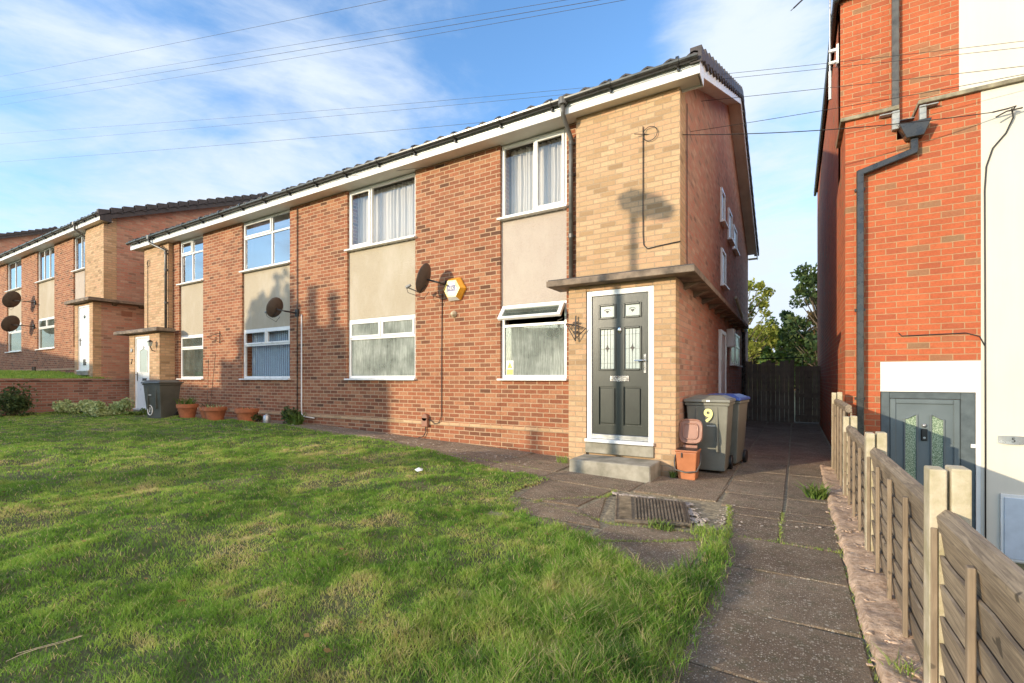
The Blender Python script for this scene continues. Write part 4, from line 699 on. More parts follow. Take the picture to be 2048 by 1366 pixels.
MB().tube([(-16.83+0.08*math.cos(a), 6.665, ZW(3.48)+0.10*math.sin(a)) for a in np.linspace(0, 6.28, 18)], 0.006, 6).build('coil', 'wire_black', [o for o in COL.objects if 'left end of the near' in o.get('label', '')][0])
# wrought iron brackets
def ironbracket(x, z, yw, yl, label, arm):
    o = thing('iron_bracket', label, 'bracket', (x, yw, z), 'hanging basket brackets'); b = MB(); rr = 0.007
    b.tube([(x-0.02, yw-0.01, z+0.15), (x-0.02, yw-0.01, z-0.17)], 0.009, 6); T_ = Vector((x+arm, yw-yl, z-0.02)); b.tube([(x-0.02, yw-0.01, z-0.15), tuple(T_)], rr, 6); b.tube([(x-0.02, yw-0.01, z+0.10), tuple(T_)], rr, 6); b.build('frame', 'dark_metal', o)
    s_ = MB()
    for cz, r_ in ((0.05, 0.035), (-0.03, 0.03), (-0.09, 0.022)):
        c = Vector((x+arm*0.33, yw-yl*0.33, z+cz)); hd = Vector((arm, -yl, 0)).normalized(); s_.tube([c+hd*(r_*(1-t/9)*math.cos(t*1.3))+Vector((0, 0, r_*(1-t/9)*math.sin(t*1.3))) for t in range(8)], 0.005, 6)
    c = Vector((x+arm*0.7, yw-yl*0.7, z)); s_.tube([c+hd*0.02*math.cos(t)+Vector((0, 0, 0.02*math.sin(t))) for t in range(7)], 0.005, 6); each(s_, 'scroll', 'dark_metal', o); return o
o = thing('iron_bracket', 'ornate black iron bracket on the cream brick left of the black door', 'bracket', (-2.73, 6.41, ZW(0.72)), 'hanging basket brackets'); bx, bz = -2.73, ZW(0.72); k = MB(); D_ = [(bx-0.16, 6.38, bz+0.08), (bx+0.0, 6.33, bz-0.16), (bx+0.15, 6.38, bz-0.0), (bx+0.01, 6.36, bz+0.05)]; k.tube([D_[0], D_[1], D_[2], D_[3], D_[0]], 0.009, 6); k.tube([(bx, 6.35, bz-0.18), (bx, 6.37, bz+0.19)], 0.011, 6); k.build('frame', 'dark_metal', o); k = MB()
for cx_, cz_, r_ in ((-0.05, 0.02, 0.03), (0.045, 0.01, 0.028), (-0.02, -0.05, 0.022), (0.025, -0.05, 0.02), (-0.025, 0.08, 0.024), (0.025, 0.085, 0.022)): k.tube([(bx+cx_+r_*(1-t/10)*math.cos(t*1.2), 6.36, bz+cz_+r_*(1-t/10)*math.sin(t*1.2)) for t in range(9)], 0.005, 6)
k.build('scroll', 'dark_metal', o)
ironbracket(-13.05, ZW(1.10), 6.80, 0.32, 'thin rusty iron bracket on the red brick left of the blue blinds window', -0.05)
# lantern, bell and number at the left porch
o = thing('porch_lantern', 'small dark lantern on the cream brick right of the white front door', 'wall lamp', (-15.75, 6.41, ZW(0.95))); MB().tube([(-15.75, 6.40, ZW(0.78)), (-15.75, 6.33, ZW(0.80)), (-15.75, 6.28, ZW(0.92))], 0.012).build('arm', 'dark_metal', o); MB().taper((-15.75, 6.28), (0.03, 0.03), (0.05, 0.05), ZW(0.92), ZW(1.04)).build('glass_case', 'frosted_glass', o); MB().taper((-15.75, 6.28), (0.06, 0.06), (0.01, 0.01), ZW(1.04), ZW(1.10)).build('cap', 'dark_metal', o)
k = MB(); k.lathe([(0.06, 0), (0.06, 0.02), (0.001, 0.03)], (-17.25, 6.41, ZW(0.85)), 18, Matrix.Rotation(R(90), 4, 'X')); tag(k.build('wall_plaque', 'lead_grey', org=(-17.25, 6.41, ZW(0.85))), 'round grey plaque on the cream brick left of the white front door', 'plaque')
o = thing('house_number', 'black numeral 7 on the cream brick beside the white front door', 'house number', (-17.25, 6.41, ZW(0.5))); txt('numeral', '7', 0.22, front_M(-17.25, 6.40, ZW(0.50)), 'black_ink', o, 0.006)
# security sticker and things on the sill of the wet window
o = thing('warning_sticker', 'white and yellow security warning sticker in the corner of the condensed window', 'sticker', (-4.12, 6.87, ZW(0.1))); MB().box(-4.215, -4.075, 6.862, 6.865, ZW(0.06), ZW(0.30)).build('backing', 'upvc_white', o); MB().box(-4.208, -4.082, 6.859, 6.8615, ZW(0.065), ZW(0.155)).build('yellow_patch', 'yellow_sticker', o)
MB().prism([(-4.195, 6.8605, ZW(0.175)), (-4.095, 6.8605, ZW(0.175)), (-4.145, 6.8605, ZW(0.285))], (0, 0.001, 0)).build('triangle_border', 'black_ink', o); MB().prism([(-4.182, 6.859, ZW(0.183)), (-4.108, 6.859, ZW(0.183)), (-4.145, 6.859, ZW(0.268))], (0, 0.001, 0)).build('triangle_fill', 'yellow_sticker', o); MB().box(-4.153, -4.137, 6.857, 6.8585, ZW(0.195), ZW(0.225)).build('symbol', 'black_ink', o)
# ------------------------------------------------------------------ bins
def wheelie(x, y, z, rot, lid, body, label, s=1.0, lidopen=0):
    o = thing('wheelie_bin', label, 'wheelie bin', (x, y, z), 'wheelie bins'); M = Matrix.Translation((x, y, z)) @ Matrix.Rotation(rot, 4, 'Z') @ Matrix.Scale(s, 4)
    b = MB(); b.taper((0, 0), (0.215, 0.24), (0.265, 0.32), 0.04, 0.93, M, (0, -0.0)); b.taper((0, 0), (0.285, 0.335), (0.285, 0.335), 0.93, 0.975, M)
    for sx in (-1, 1): b.box(sx*0.13-0.012, sx*0.13+0.012, -0.325, -0.25, 0.30, 0.92, M=M)
    b.build('body', body, o, 0.02, seg=2)
    l = MB(); l.taper((0, -0.01), (0.30, 0.365), (0.29, 0.35), 0.978, 1.02, M); l.taper((0, 0), (0.27, 0.32), (0.17, 0.22), 1.02, 1.065, M); l.build('lid', lid, o, 0.012, seg=2)
    h = MB(); h.tube([M @ Vector((-0.24, 0.34, 0.96)), M @ Vector((-0.24, 0.42, 1.0)), M @ Vector((0.24, 0.42, 1.0)), M @ Vector((0.24, 0.34, 0.96))], 0.016*s); h.build('handle', body, o)
    for sx in (-1, 1):
        w_ = MB(); w_.lathe([(0.02, -0.025), (0.095, -0.025), (0.10, -0.015), (0.10, 0.015), (0.095, 0.025), (0.02, 0.025)], M @ Vector((sx*0.235, 0.25, 0.10)), 22, Matrix.Rotation(rot, 4, 'Z') @ Matrix.Rotation(R(90), 4, 'Y') @ Matrix.Scale(s, 4)); w_.build('wheel', 'black_plastic', o)
    return o, M
b1, M1 = wheelie(-1.03, 7.20, 0.0, 0, 'bin_grey', 'bin_grey', 'grey wheelie bin with a yellow number 9 at the corner of the porch')
TT = M1 @ Matrix.Translation((0.02, -0.332, 0.79)) @ Matrix.Rotation(R(87), 4, 'X')
txt('numeral', '9', 0.24, TT, 'pale_yellow', b1, 0.002); MB().box(0.0, 0.11, -0.318, -0.312, 0.655, 0.662, M=M1).build('mark', 'upvc_white', b1)
MB().box(0.0, 0.05, -0.378, -0.374, 0.985, 1.01, M=M1).build('lid_badge', 'upvc_white', b1)
b2, M2 = wheelie(-0.93, 7.95, 0.0, R(-6), 'bin_blue', 'bin_grey', 'wheelie bin with a blue lid standing behind the one numbered 9')
b3, M3 = wheelie(-13.75, 5.75, 0.27, R(20), 'bin_dark', 'bin_dark', 'dark wheelie bin with a white ringed mark near the white front door', 0.93)
MB().tube([M3 @ Vector((-0.10+0.075*math.cos(a), -0.268, 0.26+0.13*math.sin(a))) for a in np.linspace(0, 6.28, 18)], 0.012, 6).build('painted_ring', 'upvc_white', b3); txt('numeral', '1', 0.2, M3 @ Matrix.Translation((-0.10, -0.272, 0.26)) @ Matrix.Rotation(R(87), 4, 'X'), 'upvc_white', b3, 0.002); MB().box(-0.12, -0.02, -0.308, -0.304, 0.66, 0.675, M=M3).build('mark', 'upvc_white', b3)
# food caddy
cy = thing('food_caddy', 'small brown food waste caddy with its lid standing open, in front of the grey bin', 'food caddy', (-1.19, 6.44, 0)); X0, Y0 = -1.19, 6.44
k = MB(); k.taper((X0, Y0), (0.105, 0.11), (0.13, 0.14), 0.005, 0.36); k.taper((X0, Y0), (0.14, 0.15), (0.14, 0.15), 0.36, 0.385); k.build('body', 'caddy_brown', cy, 0.018, seg=2)
MB().taper((X0, Y0), (0.125, 0.135), (0.125, 0.135), 0.380, 0.387).build('inner', 'black_plastic', cy)
M = Matrix.Translation((X0, Y0+0.15, 0.42)) @ Matrix.Rotation(R(-8), 4, 'X'); k = MB(); rr = [(0.15*np.sign(math.cos(a))*abs(math.cos(a))**0.55, 0.165*np.sign(math.sin(a))*abs(math.sin(a))**0.55) for a in np.linspace(0, 2*math.pi, 36, endpoint=False)]
k.prism([M @ Vector((a, 0, b+0.18)) for a, b in rr][::-1], (0, 0.015, 0)); ld_ = k.build('lid', 'caddy_lid', cy, 0.006)
for sc_, nm in ((0.92, 'rim'), (0.62, 'inner_rim')): MB().tube([M @ Vector((a*sc_, -0.012, b*sc_+0.18)) for a, b in rr+[rr[0]]], 0.008, 6).build(nm, 'caddy_lid', ld_)
MB().box(X0-0.09, X0+0.09, Y0+0.13, Y0+0.16, 0.375, 0.42).build('hinge', 'caddy_lid', cy, 0.005)
MB().tube([(X0-0.15, Y0, 0.35), (X0-0.16, Y0-0.06, 0.22), (X0-0.13, Y0-0.15, 0.13), (X0, Y0-0.17, 0.11), (X0+0.13, Y0-0.15, 0.13), (X0+0.16, Y0-0.06, 0.22), (X0+0.15, Y0, 0.35)], 0.010, 8).build('handle', 'pipe_grey', cy, smooth=True)
MB().box(X0-0.06, X0-0.045, Y0-0.149, Y0-0.139, 0.29, 0.35).build('lid_catch', 'black_plastic', cy)
# drain cover with broken mortar
dr = thing('drain_cover', 'rusty ribbed iron drain cover set in broken paving in front of the step', 'drain cover', (-1.2, 4.65, 0)); c4 = [Vector((-1.66, 5.02, 0)), Vector((-0.98, 5.08, 0)), Vector((-0.80, 4.36, 0)), Vector((-1.38, 4.16, 0))]
MB().prism([p+Vector((0, 0, 0.029)) for p in c4][::-1], (0, 0, -0.06)).build('plate', 'iron_cover', dr, 0.004); k = MB(); n = 15
def bil(u, v, z): p = (c4[0]*(1-u)+c4[1]*u)*(1-v)+(c4[3]*(1-u)+c4[2]*u)*v; return Vector((p.x, p.y, z))
for i in range(n):
    u = 0.26+0.72*i/n; k.add([bil(u, 0.04, 0.03), bil(u+0.024, 0.04, 0.03), bil(u+0.024, 0.96, 0.03), bil(u, 0.96, 0.03), bil(u, 0.04, 0.044), bil(u+0.024, 0.04, 0.044), bil(u+0.024, 0.96, 0.044), bil(u, 0.96, 0.044)], [(4, 5, 6, 7), (0, 1, 5, 4), (1, 2, 6, 5), (2, 3, 7, 6), (3, 0, 4, 7)])
for i in range(30):
    v = 0.04+0.92*i/30; k.add([bil(0.03, v, 0.03), bil(0.21, v, 0.03), bil(0.21, v+0.014, 0.03), bil(0.03, v+0.014, 0.03), bil(0.03, v, 0.036), bil(0.21, v, 0.036), bil(0.21, v+0.014, 0.036), bil(0.03, v+0.014, 0.036)], [(4, 5, 6, 7), (0, 1, 5, 4), (1, 2, 6, 5), (2, 3, 7, 6), (3, 0, 4, 7)])
k.build('ribs', 'iron_cover', dr); k = MB(); k.tube([bil(-0.01, -0.02, 0.02), bil(0.5, -0.03, 0.02), bil(1.01, -0.02, 0.02), bil(1.02, 1.02, 0.02), bil(0.5, 1.02, 0.01), bil(-0.02, 1.02, 0.02), bil(-0.01, -0.02, 0.02)], 0.013, 5); k.build('rim', 'iron_cover', dr)
def debris(name, pts, n, s, mat, label, cat):
    k = MB()
    for i in range(n):
        t = random.random()*(len(pts)-1); j = int(t); f = t-j; x = pts[j][0]*(1-f)+pts[j+1][0]*f+random.gauss(0, pts[j][2]); y = pts[j][1]*(1-f)+pts[j+1][1]*f+random.gauss(0, pts[j][2]); r = s*random.uniform(0.4, 1.4); M = Matrix.Translation((x, y, gzf(x, y)+(0.035 if x > 0.32 else 0.008)+r*0.15)) @ Matrix.Rotation(random.random()*6.28, 4, 'Z') @ Matrix.Rotation(random.uniform(-.3, .3), 4, 'X')
        k.taper((0, 0), (r, r*random.uniform(0.4, 1)), (r*0.8, r*0.4), -r*0.2, r*0.25, M)
    tag(k.build(name, mat, bevel=0.002), label, cat, kind='stuff')
debris('mortar_rubble', [(-1.70, 5.05, 0.015), (-1.35, 5.10, 0.015), (-0.95, 5.14, 0.03), (-0.84, 4.75, 0.05), (-0.70, 4.42, 0.05)], 150, 0.022, 'mortar_debris', 'pale broken mortar pieces around the rim of the drain cover', 'rubble')
debris('kerb_rubble', [(0.40, 1.6, 0.05), (0.42, 3.0, 0.05), (0.42, 5.0, 0.05), (0.42, 6.4, 0.05)], 420, 0.014, 'kerb_stone', 'pinkish crumbling stones on the concrete strip under the fence', 'rubble')
debris('path_grit', [(-0.56, 5.3, 0.03), (-0.60, 4.6, 0.04), (0.32, 5.0, 0.04), (0.42, 3.0, 0.05), (0.40, 6.5, 0.05)], 180, 0.009, 'mortar_debris', 'small pale grit scattered along the path edges', 'grit')
debris('wall_grit', [(-9.3, 6.3, 0.25), (-6, 6.2, 0.25), (-3.2, 5.9, 0.2)], 240, 0.012, 'mortar_debris', 'white bits scattered on the paving under the wall', 'grit')
# plants: tufts
def tuft(x, y, n, h, r, name, label, cat, mat='leaf_green', wd=0.012, lean=0.9, tone=(0.3, 0.9), z=None, group=None):
    a = RNG.random(n)*6.28; rr = RNG.random(n)**0.6*r; px_ = x+np.cos(a)*rr; py_ = y+np.sin(a)*rr; z0 = gz(px_, py_) if z is None else np.full(n, z)
    V, F, T = blades(px_, py_, z0, h*(0.5+0.7*RNG.random(n)), np.full(n, wd), tone[0]+(tone[1]-tone[0])*RNG.random(n), lean); o = soup(name, mat, V, F, T, org=(x, y, float(z0[0]))); return tag(o, label, cat, group)
tuft(0.20, 6.12, 70, 0.16, 0.10, 'weed', 'bright green leafy weed at the path edge near the shadow line', 'weed', wd=0.022)
tuft(0.40, 2.62, 40, 0.10, 0.05, 'weed', 'grassy weed at the foot of the second nearest fence panel', 'weed', 'grass', 0.005, tone=(0.2, 0.8))
tuft(0.30, 1.98, 60, 0.10, 0.06, 'weed', 'yellowing grass tuft on the kerb strip at the bottom of the photo', 'weed', 'grass', 0.004, tone=(0.3, 0.9))
tuft(-1.36, 6.34, 30, 0.11, 0.04, 'weed', 'small green weed between the porch corner and the brown caddy', 'weed', wd=0.014)
tuft(-2.92, 6.33, 50, 0.12, 0.10, 'weed', 'green weed against the left corner of the black door porch', 'weed', 'grass', 0.006, tone=(0.2, 0.6))
tuft(-9.35, 6.45, 90, 0.26, 0.16, 'weed', 'dark leafy weed at the wall foot below the white conduit', 'weed', 'leaf_green', 0.03, tone=(0.0, 0.5))
tuft(-0.60, 4.22, 260, 0.07, 0.16, 'moss_tuft', 'mossy green growth between the drain cover and the path', 'weed', 'grass', 0.006, tone=(0.2, 0.7))
tuft(-1.0, 4.18, 60, 0.08, 0.10, 'weed', 'broad leaved weed along the lower edge of the drain cover', 'weed', 'leaf_green', 0.014)
def crackmoss(path, n, label):
    x = []; y = []
    for i in range(n): t = random.random()*(len(path)-1); j = int(t); f = t-j; x.append(path[j][0]*(1-f)+path[j+1][0]*f+random.gauss(0, 0.012)); y.append(path[j][1]*(1-f)+path[j+1][1]*f+random.gauss(0, 0.012))
    x = np.array(x); y = np.array(y); V, F, T = blades(x, y, gz(x, y)-0.01, 0.012+0.022*RNG.random(n), np.full(n, 0.005), 0.3+0.5*RNG.random(n), 1.0); tag(soup('joint_grass', 'grass', V, F, T), label, 'moss', kind='stuff')
crackmoss([(-0.47, 2.0), (-0.47, 4.3), (-0.58, 5.3)], 1500, 'grass and moss along the left edge of the side path'); crackmoss([(0.3, 1.8), (0.31, 6.4)], 500, 'sparse moss along the right edge of the side path')
crackmoss([(-0.4, 4.30), (0.3, 4.31)], 160, 'moss in the path joint beside the drain cover'); crackmoss([(-2.5, 4.26), (-1.4, 4.06), (-0.7, 4.25)], 500, 'grass in the joint below the drain cover'); crackmoss([(-1.42, 3.52), (-1.05, 3.75), (-0.6, 4.1)], 700, 'grass along the slab edge beside the long lawn corner')
crackmoss([(-10, 6.26), (-3, 5.69)], 900, 'grass growing in the joints of the paving under the wall'); crackmoss([(-9.5, 5.95), (-5, 5.65), (-3.2, 5.2)], 2200, 'dry grass fringe where the lawn meets the paving'); crackmoss([(-0.1, 4.35), (-0.1, 5.3)], 220, 'moss in the central joint of the side path'); crackmoss([(-2.3, 4.28), (-1.75, 4.9), (-1.75, 5.22)], 500, 'dry moss between the dark slabs left of the drain cover')
o = tag(MB().add([(-4.05, 4.42, 0.17), (-3.97, 4.38, 0.16), (-3.93, 4.43, 0.17), (-3.98, 4.50, 0.175), (-4.04, 4.50, 0.17), (-4.0, 4.44, 0.20)], [(0, 1, 5), (1, 2, 5), (2, 3, 5), (3, 4, 5), (4, 0, 5)]).build('paper_scrap', 'litter_white', org=(-4.0, 4.44, 0.16)), 'small white scrap of litter lying on the lawn', 'litter')
def litter(name, n, s_, mat, label, cat):
    V = []; F_ = []; T_ = []
    for i in range(n):
        x = random.uniform(-9, -0.7); y = random.uniform(1.2, 5.6)
        if not in_poly(np.array([x]), np.array([y]), LAWN)[0]: continue
        z = gzf(x, y)+0.045+float(relief(np.array([x]), np.array([y]))[0]); a = random.random()*6.28; r = s_*random.uniform(0.5, 1.3); dx, dy = math.cos(a)*r, math.sin(a)*r; o = len(V); V += [(x-dx, y-dy, z), (x+dy*0.5, y-dx*0.5, z+0.008), (x+dx, y+dy, z+random.uniform(0, 0.012)), (x-dy*0.5, y+dx*0.5, z-0.003)]; F_.append((o, o+1, o+2, o+3)); T_ += [random.random()]*4
    tag(soup(name, mat, V, F_, T_), label, cat, kind='stuff')
litter('fallen_leaves', 260, 0.020, 'leaf_rust', 'small brown fallen leaves scattered over the lawn', 'leaves')
def twine(pts, label): tag(MB().tube([(x, y, gzf(x, y)+0.055+float(relief(np.array([x]), np.array([y]))[0])+dz) for x, y, dz in pts], 0.0012, 5).build('twine', 'beige_plastic', org=(pts[0][0], pts[0][1], 0.05)), label, 'twine')
twine([(-2.86, 0.62, 0), (-2.84, 0.66, 0.01), (-2.80, 0.70, 0.012), (-2.77, 0.78, 0.01), (-2.76, 0.84, 0.02), (-2.79, 0.84, 0.015), (-2.82, 0.78, 0.01), (-2.85, 0.72, 0.01), (-2.90, 0.66, 0)], 'loop of pale twine lying on the lawn at the lower left')
# ------------------------------------------------------------------ pots
def pot(x, y, r, h, label, plant=None):
    z = gzf(x, y)-0.01; o = thing('flower_pot', label, 'flower pot', (x, y, z), 'terracotta pots along the wall')
    MB().lathe([(r*0.68, 0), (r*0.92, h*0.72), (r*0.93, h*0.73), (r*1.02, h*0.73), (r*1.04, h), (r*0.93, h), (r*0.90, h*0.86), (0.001, h*0.86)], (x, y, z), 28).build('pot', 'terracotta', o, autosmooth=True)
    MB().lathe([(0.001, h*0.875), (r*0.9, h*0.87)], (x, y, z), 20).build('soil', 'bark', o)
    if plant:
        n, hh, mat = plant; V, F, T = blades(x+RNG.normal(0, r*0.35, n), y+RNG.normal(0, r*0.35, n), np.full(n, z+h*0.86), hh*(0.4+RNG.random(n)*0.7), np.full(n, 0.03), RNG.random(n), 1.1); soup('plant', mat, V, F, T, o, tuple(rootloc(o)))
    return o, z+h*0.85
pot(-13.15, 6.05, 0.23, 0.36, 'terracotta pot with a small leafy plant, leftmost of the row', (70, 0.24, 'leaf_green')); p2, zt2 = pot(-12.45, 6.20, 0.20, 0.30, 'smaller terracotta pot with tall bare canes, second in the row', (10, 0.2, 'leaf_dark')); pot(-11.95, 6.10, 0.25, 0.32, 'wide terracotta pot beside the one with canes, third in the row', (14, 0.12, 'leaf_grey')); pot(-10.72, 6.16, 0.24, 0.32, 'terracotta pot standing apart on the right under the blue blinds', (6, 0.1, 'leaf_dark'))
k = MB(); k.tube([(-12.5, 6.2, zt2-0.05), (-12.75, 6.35, zt2+1.25)], 0.006, 5); k.tube([(-12.38, 6.2, zt2-0.05), (-12.42, 6.35, zt2+1.35)], 0.006, 5); k.build('cane', 'bark', p2)
k = MB(); k.lathe([(0.001, 0), (0.075, 0), (0.078, 0.02), (0.078, 0.14), (0.06, 0.17), (0.03, 0.18), (0.03, 0.20), (0.001, 0.2)], (-10.15, 6.28, 0.31), 20); tag(k.build('paint_can', 'steel_grey', autosmooth=True, org=(-10.15, 6.28, 0.31)), 'small grey metal can right of the last terracotta pot', 'can')
# leaf clusters
def leafcloud(centres, n, size, rng=RNG, flat=0.6):
    C = np.asarray(centres, float); idx = rng.integers(0, len(C), n); d = rng.normal(size=(n, 3)); d /= np.linalg.norm(d, axis=1)[:, None]; rr = rng.random(n)**0.45; c = C[idx, :3]+d*rr[:, None]*C[idx, 3:4]
    a = rng.normal(size=(n, 3)); a /= np.linalg.norm(a, axis=1)[:, None]; b = np.cross(a, rng.normal(size=(n, 3))); b /= np.linalg.norm(b, axis=1)[:, None]; s = (size*(0.5+rng.random(n)))[:, None]
    V = np.stack([c-a*s, c-b*s*flat, c+a*s, c+b*s*flat], 1).reshape(-1, 3); F = np.arange(4*n).reshape(n, 4); T = np.repeat(np.clip(0.15+0.7*rng.random(n)+0.2*(rng.random(len(C))[idx]-0.5), 0, 1), 4); return V, F, T
def shrub(x, y, z, w_, h, n, mat, label, size=0.035, name='shrub', group=None):
    o = thing(name, label, 'shrub', (x, y, z), group); C = [(x+random.uniform(-w_, w_)*0.5, y+random.uniform(-w_, w_)*0.4, z+h*random.uniform(0.25, 0.8), h*random.uniform(0.22, 0.4)) for _ in range(14)]
    V, F, T = leafcloud(C, n, size); soup('foliage', mat, V, F, T, o, (x, y, z)); k = MB()
    for c in C[:8]: k.tube([(x, y, z), c[:3]], [0.012, 0.004], 5)
    k.build('stem', 'bark', o); return o
shrub(-17.0, 4.95, 0.28, 1.0, 0.42, 2600, 'leaf_grey', 'pale green low shrub in front of the brick retaining wall, left of the pair', 0.035); shrub(-15.3, 5.25, 0.28, 0.9, 0.48, 2600, 'leaf_grey', 'pale green low shrub beside the white front door and dark bin', 0.035)
shrub(-14.9, 5.85, 0.26, 0.9, 0.22, 900, 'leaf_green', 'low green plant growing against the foot of the left porch', 0.03); shrub(-17.4, 3.9, 0.28, 0.5, 0.85, 1500, 'leaf_dark', 'dark bush against the retaining wall at the left edge', 0.035)
shrub(-10.9, 6.45, 0.3, 0.8, 0.22, 700, 'leaf_dark', 'dark low plants behind the right hand terracotta pot', 0.03); shrub(-9.55, 6.45, 0.30, 0.3, 0.35, 500, 'leaf_dark', 'dark green plant at the wall foot under the white conduit', 0.035)
# ------------------------------------------------------------------ retaining wall on the left and yard bits
rw = thing('brick_wall', 'low dark brick retaining wall between the lawn and the higher garden', 'wall', (-17.9, 2.0, 0)); MB().box(-18.1, -17.88, -4.0, 8.0, 0.0, 1.23).build('brickwork', 'garden_brick', rw); MB().box(-18.14, -17.84, -4.0, 8.05, 1.23, 1.30).build('coping', 'garden_brick', rw, 0.01)
shrub(-22.5, 5.9, 1.15, 1.4, 0.25, 1500, 'leaf_green', 'bright green growth on the higher garden below the far block', 0.05)
lp = tag(MB().tube([(-18.95, 8.2, 1.1), (-18.75, 8.1, 2.5), (-18.62, 8.08, 2.62)], 0.045, 8).build('leaning_post', 'pale_wood', smooth=True, org=(-18.9, 8.2, 1.1)), 'pale leaning wooden post between the two brick blocks', 'post')
g_ = thing('mesh_gate', 'thin metal mesh gate with a pale grey box between the two blocks', 'gate', (-18.2, 8.6, 1.1)); k = MB()
for i in range(12): k.tube([(-18.6+i*0.1, 8.6, 1.15), (-18.6+i*0.1, 8.6, 2.5)], 0.006, 4); k.tube([(-18.6, 8.61, 1.2+i*0.11), (-17.5, 8.61, 1.2+i*0.11)], 0.006, 4)
k.build('mesh', 'steel_grey', g_); MB().tube([(-18.6, 8.6, 1.1), (-18.6, 8.6, 2.5), (-17.5, 8.6, 2.4), (-17.5, 8.6, 1.1)], 0.025, 8).build('gate_frame', 'steel_grey', g_); MB().box(-17.95, -17.65, 8.45, 8.58, 1.7, 2.15).build('box', 'hatch_blue', g_, 0.01)
for i, (x, r_) in enumerate(((-25.6, 0.28), (-24.5, 0.2))):
    tag(MB().tube([(x, 6.3, 1.2), (x, 6.32, 1.2+r_*2)], 0.06, 8).build('drain_pipe_stub', 'gutter_black', org=(x, 6.3, 1.2)), ['short dark pipe stub at the foot of the far block, left one', 'short dark pipe stub at the foot of the far block, right one'][i], 'pipe')
k = MB(); k.box(-20.95, -20.65, 6.1, 6.16, 1.3, 1.3)
tag(MB().box(-19.3, -18.55+0.0, 6.60+B2Y*0-0.0, 6.61, 1, 1.001).build('unused', 'side_brick'), 'x', 'x') if False else None
ab = MB().box(-19.50+0.0, -19.488, 6.95, 7.25, ZW(2.10), ZW(2.28)).build('air_brick', 'brown_box', far)
#@@SPLIT4
# ------------------------------------------------------------------ fence
fence = thing('panel_fence', 'weathered wooden panel fence with slotted concrete posts beside the path', 'fence', (0.51, 4.0, 0))
posts = [(0.42, 0.95), (2.40, 0.95), (4.30, 0.90), (6.20, 0.89), (8.06, 1.10)]; posts[0] = (0.50, 0.95)
for i, (y, h) in enumerate(posts):
    k = MB(); x0, x1 = 0.446, 0.568; ch = 0.012
    k.box(x0, x0+0.052, y, y+0.10, -0.1, h); k.box(x1-0.058, x1, y, y+0.10, -0.1, h+0.008); k.box(x0+0.052, x1-0.058, y+0.034, y+0.068, -0.1, h-0.004)
    k.build('concrete_post', 'post_concrete', fence, 0.008, seg=2)
for i in range(4):
    ya, yb = posts[i][0]+0.075, posts[i+1][0]+0.03; top = (0.80, 0.80, 0.80, 1.02)[i]; k = MB(); bz = 0.05; nb = 6
    step = (top-0.06-bz)/nb
    for j in range(nb):      # overlapping boards with wavy lower edges
        z0 = bz+j*step-0.02; z1 = z0+step+0.03; n = 26; V = []; F_ = []; ph = random.random()*6; am = random.uniform(0.003, 0.008)
        for a in range(n+1):
            y = ya+(yb-ya)*a/n; wz = am*math.sin(a*0.55+ph)+0.4*am*math.sin(a*1.7+ph*2); V += [(0.494, y, z0-0.01), (0.475, y, z1-0.012+wz), (0.485, y, z1-0.010+wz), (0.506, y, z0-0.01)]
            if a: c_ = 4*a; F_ += [(c_-4, c_, c_+1, c_-3)[::-1], (c_-3, c_+1, c_+2, c_-2)[::-1], (c_-1, c_-2, c_+2, c_+3), (c_-4, c_-1, c_+3, c_)]
        k.add(V, F_)
    pn = k.build('fence_panel', 'fence_wood', fence)
    k = MB(); nbt = 4
    for b_ in range(nbt+1):
        y = ya+0.02+(yb-ya-0.06)*b_/nbt; k.box(0.449, 0.4695, y, y+0.030, bz-0.03, top-0.07+random.uniform(-.006, .0)); k.box(0.514, 0.53, y-0.004, y+0.036, bz-0.03, top-0.07)
    each(k, 'batten', 'batten_wood', pn, bevel=0.003)
    k = MB(); V = []; n = 14; F_ = []
    for a in range(n+1):
        y = ya+(yb-ya)*a/n; s_ = 0.006*math.sin(a*0.9+i); V += [(0.472, y, top-0.085+s_), (0.466, y, top-0.03), (0.492, y, top+s_*0.5), (0.522, y, top-0.01), (0.53, y, top-0.08), (0.50, y, top-0.09)]
        if a: c_ = 6*a; F_ += [(c_-6+q_, c_-6+(q_+1) % 6, c_+(q_+1) % 6, c_+q_) for q_ in range(6)]
    F_ += [tuple(range(6))[::-1], tuple(range(6*n, 6*n+6))]; k.add(V, F_); k.build('top_rail', 'fence_wood', pn)
    MB().box(0.478, 0.522, ya, yb, -0.02, 0.045).build('bottom_rail', 'fence_wood', pn, 0.004)
# ------------------------------------------------------------------ gate and boards at the back
gf = thing('board_fence', 'dark close boarded fence closing the passage beside the white gutter end', 'fence', (-0.8, 16.2, 0)); k = MB(); x = -1.34
while x < -0.12: w_ = random.uniform(0.10, 0.14); k.box(x+0.004, x+w_, 16.2, 16.22, 0, 1.83+random.uniform(-0.14, 0.06)); x += w_
k.build('boards', 'gate_wood', gf); k = MB(); k.box(-1.34, -0.12, 16.225, 16.28, 0.4, 0.5); k.box(-1.34, -0.12, 16.225, 16.28, 1.4, 1.5); k.build('rail', 'gate_wood', gf); MB().box(-0.12, -0.02, 16.15, 16.25, 0, 1.85).build('post', 'gate_wood', gf)
gt_ = thing('wooden_gate', 'dark wooden garden gate at the far end of the side path', 'gate', (0.2, 16.2, 0)); k = MB(); x = 0.0
while x < 0.60: k.box(x+0.003, x+0.105, 16.2, 16.22, 0.03, 1.66); x += 0.108
